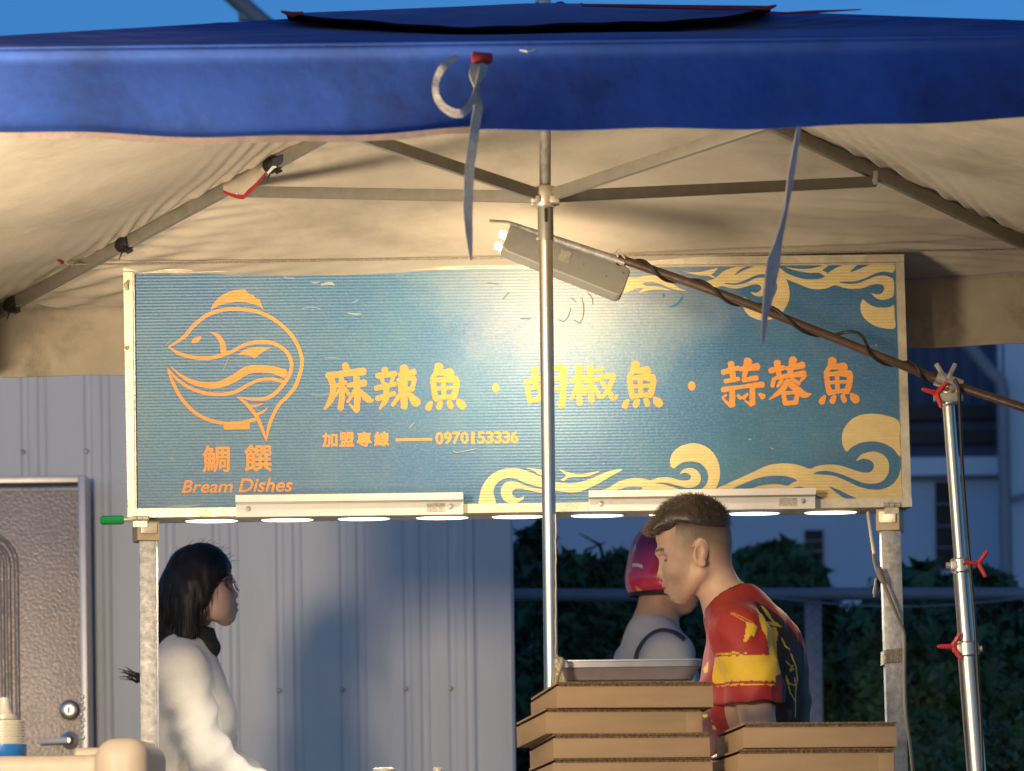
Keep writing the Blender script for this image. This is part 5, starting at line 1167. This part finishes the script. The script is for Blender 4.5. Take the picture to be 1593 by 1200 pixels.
S.cone((-.19, -.175, -.205), (-.215, -.24, -.46), .050, .040, .04); S.cone((-.215, -.24, -.46), (.03, -.19, -.58), .041, .027, .02); hand(S, (.03, -.19, -.58), (1, .2, -.2), (.2, -.1, 1), side=1)
for sy in (1, -1):
    S.cone((-.145, .085 * sy, -.82), (-.125, .1 * sy, -1.18), .086, .056, .04); S.cone((-.125, .1 * sy, -1.18), (-.15, .105 * sy, -zg + .08), .055, .038, .03)
    S.cone((-.17, .105 * sy, -zg + .045), (-.02, .12 * sy, -zg + .035), .042, .032, .03)
v, f = S.mesh()
col = skin_colors(v, I3, (0, 0, 0), (.60, .38, .255), (.50, .21, .17), stub=(.070, .050, .038))
zr = Matrix.Rotation(R(180), 4, 'Z')
def place(o, t=(0, 0, 0)):
    o.matrix_local = Matrix.Translation(Vector((0, 0, zg)) + Vector(t)) @ zr; return o
body = place(np_mesh('body', v, f, M_skin, man, col))
# eyes
def fix_eyes(owner, place_fn, Rm_, t_):
    for sy in (1, -1):
        c = Vector(np.array(Rm_) @ np.array((.0705, .031 * sy, -.006)) + np.array(t_)); d = Vector(np.array(Rm_) @ np.array((1, .05 * sy, -.3))).normalized()
        b = MB(); b.lathe(c, [(.0122 * math.sin(a), .0122 * math.cos(a)) for a in np.linspace(.05, 3.09, 12)], 16); e = b.build('eye', M_eye, None, angle=180); e.parent = owner; place_fn(e)
        b = MB(); b.tube([c + d * .0105, c + d * .0128], [.0060, .0042], 14); q = b.build('iris', M_iris, None); q.parent = e
fix_eyes(man, place, I3, (0, 0, 0))
# jersey: looser shell over the trunk and upper arms
xs2 = np.arange(-.34, .06, .0025); ys2 = np.arange(-.30, .33, .0045); zs2 = fax(-.80, -.06, -.46, -.07, .0025, .006)
S = SDF(xs2, ys2, zs2); torso_m(S, .012)
S.ell((-.165, -.02, -.33), (.080, .15, .19), .05); S.ell((-.06, .02, -.36), (.055, .12, .17), .05)
S.cone((-.088, .172, -.204), (-.112, .206, -.315), .064, .066, .03); S.cone((-.112, .206, -.315), (-.118, .212, -.40), .066, .070, .01)
S.cone((-.19, -.172, -.204), (-.214, -.225, -.40), .064, .066, .03)
S.fn(lambda x, y, z: np.where(np.abs(y) > .135 + 0 * x + 0 * z, z - (-.352 + .03 * (y > 0) * (x + .11)), 1.) , 0)     # sleeve hems
S.fn(lambda x, y, z: z + .74, 0)
S.cone((-.117, .211, -.345), (-.122, .214, -.42), .046, .047, .0, 's'); S.cone((-.21, -.228, -.335), (-.215, -.24, -.42), .052, .050, .0, 's')
S.cone((-.022, 0, -.02), (-.078, 0, -.155), .054, .0605, .004, 's')
# folds
X, Y_, Z = S.xs[:, None, None], S.ys[None, :, None], S.zs[None, None, :]
def folds(amp, k, dx, dy, dz, wx=0.): 
    ph = k * (dx * X + dy * Y_ + dz * Z) + 1.6 * np.sin(9 * X + 14 * Z + wx) + 1.2 * np.sin(17 * Z - 12 * Y_ + 2 * wx) + .8 * np.sin(23 * X - 8 * Y_)
    return amp * (np.abs(np.sin(ph * .5)) ** 1.6 * 2 - 1)
S.V += (folds(.0042, 75, .75, .1, .65) * np.clip(-(Z + .17) * 5, 0, 1) * np.clip(1 - np.exp(-((X + .22) / .03) ** 2), 0, 1) + folds(.0030, 120, 1., .2, .15, 2) * np.exp(-((Y_ - .17) / .07) ** 2) * np.clip(-(Z + .2) * 8, 0, 1) + folds(.0022, 160, .3, .8, .5, 4) * np.exp(-((Z + .19) / .06) ** 2)).astype(np.float32)
v, f = S.mesh()
def jersey_col(v):
    # lay the print out in side view: photo millimetre grid (zoomed print chart)
    px = 1089 - v[:, 0] / (YM / F); py = 868 - v[:, 2] / (YM / F); a, b_ = (px - 1080) * 5.714, (py - 920) * 5.714
    near = v[:, 1] > -.02; n = len(v); c = np.tile(np.array((.36, .022, .016)), (n, 1))
    YEL, BLK, DRK = (.74, .46, .03), (.010, .011, .012), (.13, .012, .014)
    wob = np.array([9 * mnoise.noise(Vector((p * .012, q * .05, 0))) + 10 * mnoise.noise(Vector((p * .03, q * .09, 5))) for p, q in zip(a, b_)])
    def inpoly(poly):
        r_ = np.zeros(n, bool); j = len(poly) - 1
        for i in range(len(poly)):
            xi, yi = poly[i]; xj, yj = poly[j]; r_ ^= ((yi > b_) != (yj > b_)) & (a < (xj - xi) * (b_ - yi) / (yj - yi + 1e-9) + xi); j = i
        return r_
    def line(pts, w_):
        d = np.full(n, 1e9)
        for (x0, y0), (x1, y1) in zip(pts, pts[1:]):
            L = (x1 - x0) ** 2 + (y1 - y0) ** 2; t = np.clip(((a - x0) * (x1 - x0) + (b_ - y0) * (y1 - y0)) / L, 0, 1); d = np.minimum(d, np.hypot(a - x0 - t * (x1 - x0), b_ - y0 - t * (y1 - y0)))
        return d < w_
    c[inpoly([(505, 110), (640, 170), (800, 300), (1000, 600), (1100, 2600), (640, 2600), (640, 820), (600, 480), (560, 260)])] = BLK
    c[inpoly([(600, 800), (700, 770), (705, 2600), (560, 2600)])] = DRK
    c[inpoly([(512, 160), (540, 220), (575, 235), (590, 300), (690, 300), (705, 410), (690, 500 ), (684, 590), (700, 690), (700, 770), (612, 822), (590, 560), (572, 450), (540, 400), (516, 300)])] = YEL
    c[inpoly([(565, 150), (600, 170), (650, 235), (665, 280), (720, 320), (750, 350), (700, 345), (650, 290), (610, 240)])] = YEL
    c[inpoly([(632, 330), (720, 345), (730, 352), (640, 347)])] = BLK
    for pts in ([(740, 450), (765, 520), (805, 545)], [(818, 590), (862, 700), (872, 820), (850, 920)], [(768, 655), (805, 690), (832, 690), (800, 740), (838, 720)], [(765, 790), (790, 850), (850, 870), (845, 800)], [(765, 800), (800, 930), (850, 1010)], [(850, 930), (848, 1140)]): c[line(pts, 6)] = YEL
    sleeve = v[:, 1] > .128
    c[(v[:, 1] > .152) & (a > 420) & (a < 585) & (b_ > 480) & (v[:, 0] > -.19)] = (.36, .022, .016)
    c[sleeve & (b_ > 620 + wob * .9) & (b_ < 835 + .03 * a + wob * 1.3) & (a < 640)] = YEL
    c[sleeve & (np.abs(b_ - 600 - wob) < 6) & (a > 130) & (a < 400)] = YEL; c[sleeve & (np.abs(b_ - 862 - .03 * a - wob) < 5) & (a < 630)] = YEL
    c[near & line([(268, 245), (400, 330), (490, 385)], 6)] = (.6, .22, .05); c[near & line([(292, 245), (420, 312), (498, 372)], 5)] = (.6, .22, .05)
    c[near & inpoly([(400, 325), (470, 350), (495, 375), (460, 460), (440, 440), (392, 505), (370, 505), (392, 400)])] = YEL
    c[inpoly([(5, 560), (25, 500), (46, 470), (44, 545), (18, 572)])] = YEL; c[inpoly([(55, 700), (95, 640), (85, 740), (60, 745)])] = YEL
    low = (b_ > 1010) & (a < 330) & ~sleeve; c[low] = DRK
    for (x0, y0, rx, ry) in ((140, 1060, 26, 16), (215, 1135, 13, 26), (275, 1158, 24, 14), (120, 1165, 14, 10), (175, 1225, 60, 26), (60, 1120, 20, 14), (255, 1260, 30, 20), (330, 1240, 18, 14)): c[low & (((a - x0) / rx) ** 2 + ((b_ - y0) / ry) ** 2 < 1)] = YEL
    # collar
    q0, q1 = np.array((-.022, 0, -.02)), np.array((-.084, 0, -.165)); d = q1 - q0; t = ((v - q0) @ d) / (d @ d); dist = np.linalg.norm(v - q0 - t[:, None] * d, axis=1)
    c[(dist < .0655) & (t < 1.02)] = (.02, .018, .018)
    return c
place(np_mesh('jersey', v, f, M_shirt, man, jersey_col(v)))
# trousers
S = SDF(np.arange(-.30, .0, .009), np.arange(-.24, .24, .009), np.arange(-zg + .05, -.70, .009))
S.ell((-.145, 0, -.79), (.118, .168, .13), .05)
for sy in (1, -1): S.cone((-.145, .085 * sy, -.82), (-.125, .1 * sy, -1.18), .096, .070, .04); S.cone((-.125, .1 * sy, -1.18), (-.15, .105 * sy, -zg + .09), .068, .062, .03)
v, f = S.mesh(); place(np_mesh('trousers', v, f, M_pants, man))
# hair: thick top with a forward fringe, clipped short at the sides
S = SDF(np.arange(-.10, .16, .003), np.arange(-.10, .10, .003), np.arange(.02, .18, .003))
S.ell((.012, 0, .080), (.084, .075, .069), .02); S.ell((.034, 0, .090), (.064, .067, .044), .03)
for y in (-.045, -.022, 0, .022, .045): S.cone((.070, y, .094), (.121 - abs(y) * .3, y, .067), .019, .010, .02)
S.fn(lambda x, y, z: np.where(x > .082, .053, np.where(x > .060, .053 + (.082 - x) / .022 * .018, .070 - .010 * np.clip((-x) / .05, -1, 1))) * -1 + z + 0 * y, .006)
X, Y_, Z = S.xs[:, None, None], S.ys[None, :, None], S.zs[None, None, :]
S.V += (.0005 * np.sin(300 * Y_ + 60 * X + 4 * np.sin(60 * X))).astype(np.float32)
v, f = S.mesh(); hr = place(np_mesh('hair', v, f, M_hair, man))
sel = v[(v[:, 2] > .076) | (v[:, 0] > .09)]; nd = sel - np.array((.01, 0, .03)); nd /= np.linalg.norm(nd, axis=1)[:, None]
fl = np.clip((sel[:, 0] + .02) / .10, 0, 1)[:, None]; dr = nd * (.55 - .25 * fl) + np.array((1., 0, .10)) * (.55 * fl + .12) + np.array((0, 0, -.15)) * np.clip((sel[:, 0:1] - .085) / .04, 0, 1)
fr = sel[:, 0] > .012
V1, F1 = tufts(4200, sel[fr] - nd[fr] * .006, dr[fr], .015, .0006, 3, .12, .10); place(np_mesh('fringe_lock', V1, F1, M_hairf, man))['kind'] = 'stuff'
V1, F1 = tufts(2200, sel[~fr] - nd[~fr] * .005, dr[~fr] + nd[~fr] * .3, .011, .0006, 4, .1, .2); place(np_mesh('crown_lock', V1, F1, M_hair, man))['kind'] = 'stuff'

# --- woman in white jacket ---------------------------------------------------------
YWm = 10.0
ew = P(310, 925, YWm); zw = ew.z
wom = thing('person', Vector((ew.x, YWm, 0)), 'woman with long black hair and glasses in a white jacket, facing right', 'person')
Rw = np.array(Matrix.Rotation(R(-21), 3, 'Y'))     # face lifted
xs = fax(-.30, .42, -.12, .14, .003, .009); ys = fax(-.32, .32, -.09, .09, .003, .009); zs = fax(-zw - .01, .18, -.15, .17, .003, .009)
S = SDF(xs, ys, zs); S.frame(Rw, (0, 0, 0), .99); head(S, 1.1, .6, ears=False); S.frame()
S.cone((-.02, 0, -.03), (-.045, 0, -.17), .050, .054, .03)
def torso_w(S, g=0.):
    S.cone((-.045, 0, -.165), (-.045, .135, -.215), .046 + g, .050 + g, .04); S.cone((-.045, 0, -.165), (-.045, -.135, -.215), .046 + g, .050 + g, .04)
    S.ell((-.035, 0, -.34), (.100 + g, .150 + g, .19 + g), .04); S.ell((.025, .055, -.35), (.055 + g * .5, .06, .07), .05, sym=True); S.ell((-.035, 0, -.56), (.10 + g, .135 + g, .2), .05); S.ell((-.04, 0, -.76), (.115 + g, .16 + g, .15), .05)
torso_w(S)
for sy in (1, -1):
    S.cone((-.045, .155 * sy, -.225), (.04, .20 * sy, -.47), .045, .037, .04); S.cone((.04, .20 * sy, -.47), (.235, .15 * sy, -.60), .037, .025, .02)
    hand(S, (.235, .15 * sy, -.60), (1, -.1 * sy, -.4), (.3, .1 * sy, 1), side=-sy)
    S.cone((-.04, .085 * sy, -.8), (-.03, .09 * sy, -1.15), .085, .052, .04); S.cone((-.03, .09 * sy, -1.15), (-.05, .09 * sy, -zw + .08), .052, .036, .03); S.cone((-.07, .09 * sy, -zw + .042), (.07, .1 * sy, -zw + .034), .04, .03, .03)
v, f = S.mesh(); colw = skin_colors(v, Rw, (0, 0, 0), (.66, .42, .31), (.52, .21, .18))
def placew(o, t=(0, 0, 0)): o.matrix_local = Matrix.Translation(Vector((0, 0, zw)) + Vector(t)); return o
placew(np_mesh('body', v, f, M_skin, wom, colw)); fix_eyes(wom, placew, Rw, (0, 0, 0))
# jacket
S = SDF(np.arange(-.24, .36, .0045), np.arange(-.32, .32, .0045), fax(-.86, -.10, -.62, -.11, .0045, .008)); torso_w(S, .022)
for sy in (1, -1): S.cone((-.045, .155 * sy, -.225), (.035, .205 * sy, -.46), .064, .060, .05); S.cone((.035, .205 * sy, -.46), (.215, .155 * sy, -.585), .060, .050, .03)
S.fn(lambda x, y, z: z + .83, 0); S.cone((-.02, 0, -.05), (-.038, 0, -.165), .058, .060, .004, 's')
X, Y_, Z = S.xs[:, None, None], S.ys[None, :, None], S.zs[None, None, :]
S.V += (folds(.0062, 62, .55, .1, -.8) * np.exp(-((np.abs(Y_) - .19) / .08) ** 2) * np.clip(-(Z + .20) * 6, 0, 1) + folds(.0040, 110, .8, .2, -.5, 3) * np.exp(-((np.abs(Y_) - .20) / .07) ** 2) * np.exp(-((Z + .42) / .10) ** 2) + folds(.0050, 55, .5, .3, .9, 1) * np.clip(-(Z + .24) * 6, 0, 1) * np.exp(-(Y_ / .13) ** 2)).astype(np.float32)
# armhole seam
for sy in (1, -1): S.V += (.0035 * np.exp(-((np.abs(X + .045 + .25 * (Z + .225)) ** 2 * 0 + (np.abs(Y_) - .128 - .05 * (Z + .30)) ** 2) / .0035 ** 2)) * (Z < -.17) * (Z > -.40)).astype(np.float32) * .5
v, f = S.mesh(); placew(np_mesh('jacket', v, f, M_jacket, wom))
from mathutils.bvhtree import BVHTree
bvj = BVHTree.FromPolygons([Vector(p) for p in v], [tuple(q) for q in f]); ow = Vector((0, 0, CH)) - Vector((ew.x, YWm, zw))
for px, py in ((341, 1018), (350, 1044)):
    tgt = P(px, py, YWm) - Vector((ew.x, YWm, zw)); hit = bvj.ray_cast(ow, (tgt - ow).normalized())
    if hit[0] is not None:
        b = MB(); b.tube([hit[0] - hit[1] * .001, hit[0] + hit[1] * .003, hit[0] + hit[1] * .0045], [.0055, .0055, .003], 10); o = b.build('snap_button', M_black, None); o.parent = wom; placew(o)
# dark collar
S = SDF(np.arange(-.14, .10, .005), np.arange(-.12, .12, .005), np.arange(-.22, -.07, .005))
S.cone((-.020, 0, -.122), (-.028, 0, -.150), .066, .074, .01); S.ell((.030, -.02, -.150), (.030, .045, .028), .02); S.cone((-.01, 0, -.03), (-.02, 0, -.118), .052, .053, .004, 's')
v, f = S.mesh(); placew(np_mesh('collar', v, f, M_scarf, wom))
# hair
S = SDF(np.arange(-.22, .12, .0042), np.arange(-.13, .13, .0042), np.arange(-.28, .16, .0042))
S.ell((-.010, 0, .040), (.093, .089, .078), .02); S.ell((.008, 0, .062), (.082, .083, .083), .02); S.cone((.045, .03, .085), (.058, .045, .062), .030, .024, .02, sym=True); S.ell((-.040, 0, -.02), (.070, .090, .10), .03)
for sy in (1, -1): S.cone((-.01, .072 * sy, .02), (-.030, .070 * sy, -.115), .028, .030, .03); S.cone((.035, .060 * sy, .070), (.018, .076 * sy, -.02), .022, .018, .02)
S.cone((-.07, 0, -.02), (-.078, 0, -.14), .058, .050, .03); S.cone((-.085, -.03, -.14), (-.120, -.06, -.235), .030, .012, .03)
S.cone((-.03, 0, .08), (.055, 0, .070), .050, .030, .02)
S.fn(lambda x, y, z: 0 * x + np.where((x - (.052 - .0 * z) > 0) & (z < .066), 1., -1.) * 1e-3 - 1e-3 * 0 + 0 * y - .0005, 0) if False else None
S.ell((.094, 0, -.026), (.060, .078, .092), .012, 's')
X, Y_, Z = S.xs[:, None, None], S.ys[None, :, None], S.zs[None, None, :]
S.V += (.0006 * np.sin(210 * X + 50 * Y_ + 3 * np.sin(25 * Z))).astype(np.float32)
v, f = S.mesh(); placew(np_mesh('hair', v, f, M_bhair, wom))
dn = np.tile(np.array((-.05, 0, -1.)), (len(v), 1)); lowv = v[:, 2] < .03; V1, F1 = tufts(2600, v[lowv], dn[lowv] + (v[lowv] * np.array((1, 1, 0))) * .6, .05, .0005, 9, 0, .03); placew(np_mesh('loose_lock', V1, F1, M_bhair, wom))['kind'] = 'stuff'
top = v[:, 2] > .07; V1, F1 = tufts(90, v[top], np.array((.7, 0, .25)) + v[top] * 3, .032, .0006, 10, .5, .3); placew(np_mesh('fly_away_lock', V1, F1, M_bhair, wom))['kind'] = 'stuff'
# hair tie end blown back past the cart post
b = MB(); S0 = Vector((-.155, -.05, -.235))
for k in range(16): b.tube([S0 + Vector((.05, .02, .03)), S0 + Vector((random.uniform(-.02, .02), 0, random.uniform(-.012, .012))), S0 + Vector((-.055 + random.uniform(-.02, .02), -.01, .015 + random.uniform(-.02, .02)))], [.005, .0035, .0006], 5)
o = b.build('hair_end', M_bhair, None); o.parent = wom; placew(o)
# glasses
M_rim = mat('maroon_rim', (.06, .012, .018), .3); M_lens = mat('spectacle_lens', (.9, .9, .92), .05, trans=.9)
gl = MB()
Rq = Matrix(Rw.tolist())
lw = lambda x, y, z: Rq @ Vector((x, y, z))
for sy in (1, -1):
    ring = [lw(.104 - .000 * abs(q), (.034 + .026 * math.cos(q)) * sy, -.010 + .020 * math.sin(q)) for q in np.linspace(0, 2 * math.pi, 25)]; gl.tube(ring, .0016, 6)
    gl.tube([lw(.104, .060 * sy, .000), lw(.092, .068 * sy, .004), lw(.0, .080 * sy, .006)], .0020, 6)
gl.tube([lw(.104, .009, -.006), lw(.106, 0, -.003), lw(.104, -.009, -.006)], .0018, 6); g_ = gl.build('glasses', M_rim, None); g_.parent = wom; placew(g_)
for sy in (1, -1):
    b = MB(); b.add([lw(.1042, (.034 + .025 * math.cos(q)) * sy, -.010 + .019 * math.sin(q)) for q in np.linspace(0, 2 * math.pi, 24)[:-1]] + [lw(.1052, (.034 + .025 * math.cos(q)) * sy, -.010 + .019 * math.sin(q)) for q in np.linspace(0, 2 * math.pi, 24)[:-1]], [tuple(range(23)), tuple(range(45, 22, -1))] + [(i, (i + 1) % 23, 23 + (i + 1) % 23, 23 + i) for i in range(23)]); o = b.build('lens', M_lens, None); o.parent = g_
# trousers
S = SDF(np.arange(-.20, .14, .01), np.arange(-.24, .24, .01), np.arange(-zw + .05, -.72, .01)); S.ell((-.04, 0, -.78), (.12, .165, .13), .05)
for sy in (1, -1): S.cone((-.04, .085 * sy, -.8), (-.03, .09 * sy, -1.15), .095, .065, .04); S.cone((-.03, .09 * sy, -1.15), (-.05, .09 * sy, -zw + .09), .063, .055, .03)
v, f = S.mesh(); placew(np_mesh('trousers', v, f, M_pants, wom))

# --- passer-by in a red helmet, turned away to the right --------------------------------
YH = 10.5
eh = P(1041, 898, YH); zh = eh.z
rid = thing('person', Vector((eh.x, YH, 0)), 'person in red motorcycle helmet and grey shirt, half hidden behind the young man', 'person')
az = R(14)       # heading: right and away from the camera
RH = Matrix.Rotation(az, 4, 'Z')
S = SDF(fax(-.30, .32, -.11, .13, .0045, .009), fax(-.30, .30, -.09, .09, .0045, .009), fax(-zh - .01, .18, -.18, .16, .0045, .009)); head(S, hollow_eyes=True); S.cone((-.025, 0, -.03), (-.050, 0, -.175), .058, .064, .03)
def torso_h(S, g=0.):
    S.cone((-.05, 0, -.165), (-.05, .15, -.235), .05 + g, .052 + g, .05); S.cone((-.05, 0, -.165), (-.05, -.15, -.235), .05 + g, .052 + g, .05); S.ell((-.045, 0, -.36), (.11 + g, .175 + g, .2 + g), .05); S.ell((-.03, 0, -.58), (.115 + g, .155 + g, .22), .05); S.ell((-.04, 0, -.80), (.115 + g, .165 + g, .14), .05)
torso_h(S)
for sy in (1, -1):
    S.cone((-.05, .175 * sy, -.245), (-.05, .23 * sy, -.52), .05, .04, .04); S.cone((-.05, .23 * sy, -.52), (.16, .2 * sy, -.64), .04, .028, .02); hand(S, (.16, .2 * sy, -.64), (1, -.1 * sy, -.2), (.2, .1 * sy, 1), side=-sy)
    S.cone((-.04, .09 * sy, -.83), (-.02, .1 * sy, -1.2), .088, .056, .04); S.cone((-.02, .1 * sy, -1.2), (-.05, .1 * sy, -zh + .08), .055, .04, .03); S.cone((-.07, .1 * sy, -zh + .042), (.09, .11 * sy, -zh + .034), .042, .032, .03)
v, f = S.mesh(); colh = skin_colors(v, I3, (0, 0, 0), (.46, .26, .17), (.45, .17, .13), stub=(.03, .02, .016))
def placeh(o, t=(0, 0, 0)): o.matrix_local = Matrix.Translation(Vector((0, 0, zh)) + Vector(t)) @ RH; return o
placeh(np_mesh('body', v, f, M_skin, rid, colh)); fix_eyes(rid, placeh, I3, (0, 0, 0))
S = SDF(np.arange(-.22, .14, .006), np.arange(-.32, .32, .006), np.arange(-.88, -.10, .006)); torso_h(S, .014)
for sy in (1, -1): S.cone((-.05, .175 * sy, -.245), (-.05, .22 * sy, -.44), .068, .070, .04)
S.fn(lambda x, y, z: z + .85, 0); S.cone((-.02, 0, -.05), (-.05, 0, -.178), .060, .068, .004, 's')
X, Y_, Z = S.xs[:, None, None], S.ys[None, :, None], S.zs[None, None, :]; S.V += (.003 * np.sin(30 * Z + 22 * Y_ + 3 * np.sin(13 * X))).astype(np.float32)
v, f = S.mesh(); placeh(np_mesh('shirt', v, f, M_gshirt, rid))
# strap across the back
tt = Matrix.Rotation(-az, 3, 'Z')
def loc_h(px, py, Y): q = P(px, py, Y) - Vector((eh.x, YH, eh.z)); return tt @ q
b = MB(); raw = [(988, 1045), (992, 1018), (1000, 1002), (1012, 989), (1028, 982), (1048, 985), (1064, 996)]
S2 = []
from mathutils.bvhtree import BVHTree
bv = BVHTree.FromPolygons([Vector(p) for p in v], [tuple(q) for q in f])
o_ = tt @ (Vector((0, 0, CH)) - Vector((eh.x, YH, eh.z)))
for p in catmull(raw, 6):
    tgt = loc_h(p[0], p[1], YH); hit = bv.ray_cast(o_, (tgt - o_).normalized())
    if hit[0] is not None: S2.append((hit[0], hit[1]))
G = []
for i, (h, n_) in enumerate(S2):
    t = (S2[min(i + 1, len(S2) - 1)][0] - S2[max(i - 1, 0)][0]); t = t.normalized() if t.length > 1e-6 else Vector((1, 0, 0)); s_ = t.cross(n_).normalized(); G.append([h + n_ * .001 - s_ * .0125, h + n_ * .005 - s_ * .011, h + n_ * .005 + s_ * .011, h + n_ * .001 + s_ * .0125])
if len(G) > 2: b.grid(G); o = b.build('bag_strap', M_pants, None); o.parent = rid; placeh(o)
# helmet shell: open face, trim ring, white flashes
S = SDF(np.arange(-.16, .18, .0045), np.arange(-.15, .15, .0045), np.arange(-.09, .19, .0045))
S.ell((.012, 0, .050), (.132, .122, .128), .02); S.ell((-.01, 0, -.01), (.120, .120, .09), .03)
S.fn(lambda x, y, z: z + .052 - .12 * np.clip(x - .02, 0, 1) + 0 * y, .006); S.ell((.155, 0, -.05), (.10, .105, .085), .012, 's'); S.ell((.01, 0, .02), (.108, .098, .105), 0, 's')
v, f = S.mesh(); hl = placeh(np_mesh('helmet', v, f, M_helmet, rid))
bv = BVHTree.FromPolygons([Vector(p) for p in v], [tuple(q) for q in f])
def decal(name, pts, wd, m):
    G = []
    for p in catmull(pts, 8):
        row = []
        for dz in (-wd / 2, 0, wd / 2):
            tgt = loc_h(p[0], p[1] + dz, YH); hit = bv.ray_cast(o_, (tgt - o_).normalized())
            if hit[0] is None: break
            row.append(hit[0] + hit[1] * .0012)
        if len(row) == 3: G.append(row)
    if len(G) > 2: b = MB(); b.grid(G); o = b.build(name, m, None, angle=180); o.parent = hl
decal('white_flash', [(984, 880), (990, 879), (1000, 882)], 5, M_white); decal('white_flash', [(985, 862), (987, 855), (990, 850)], 9, M_white); decal('gold_trim', [(990, 914), (994, 918), (999, 921)], 6, M_orange)
b = MB(); b.tube([Vector((-.118 * math.cos(q), .119 * math.sin(q), -.050)) for q in np.linspace(-1.9, 1.9, 30)], .006, 8); o = b.build('rim_trim', M_black, None); o.parent = hl
S = SDF(np.arange(-.18, .14, .01), np.arange(-.24, .24, .01), np.arange(-zh + .05, -.76, .01)); S.ell((-.04, 0, -.82), (.125, .175, .12), .05)
for sy in (1, -1): S.cone((-.04, .09 * sy, -.83), (-.02, .1 * sy, -1.2), .098, .07, .04); S.cone((-.02, .1 * sy, -1.2), (-.05, .1 * sy, -zh + .09), .068, .06, .03)
v, f = S.mesh(); placeh(np_mesh('trousers', v, f, M_pants, rid))
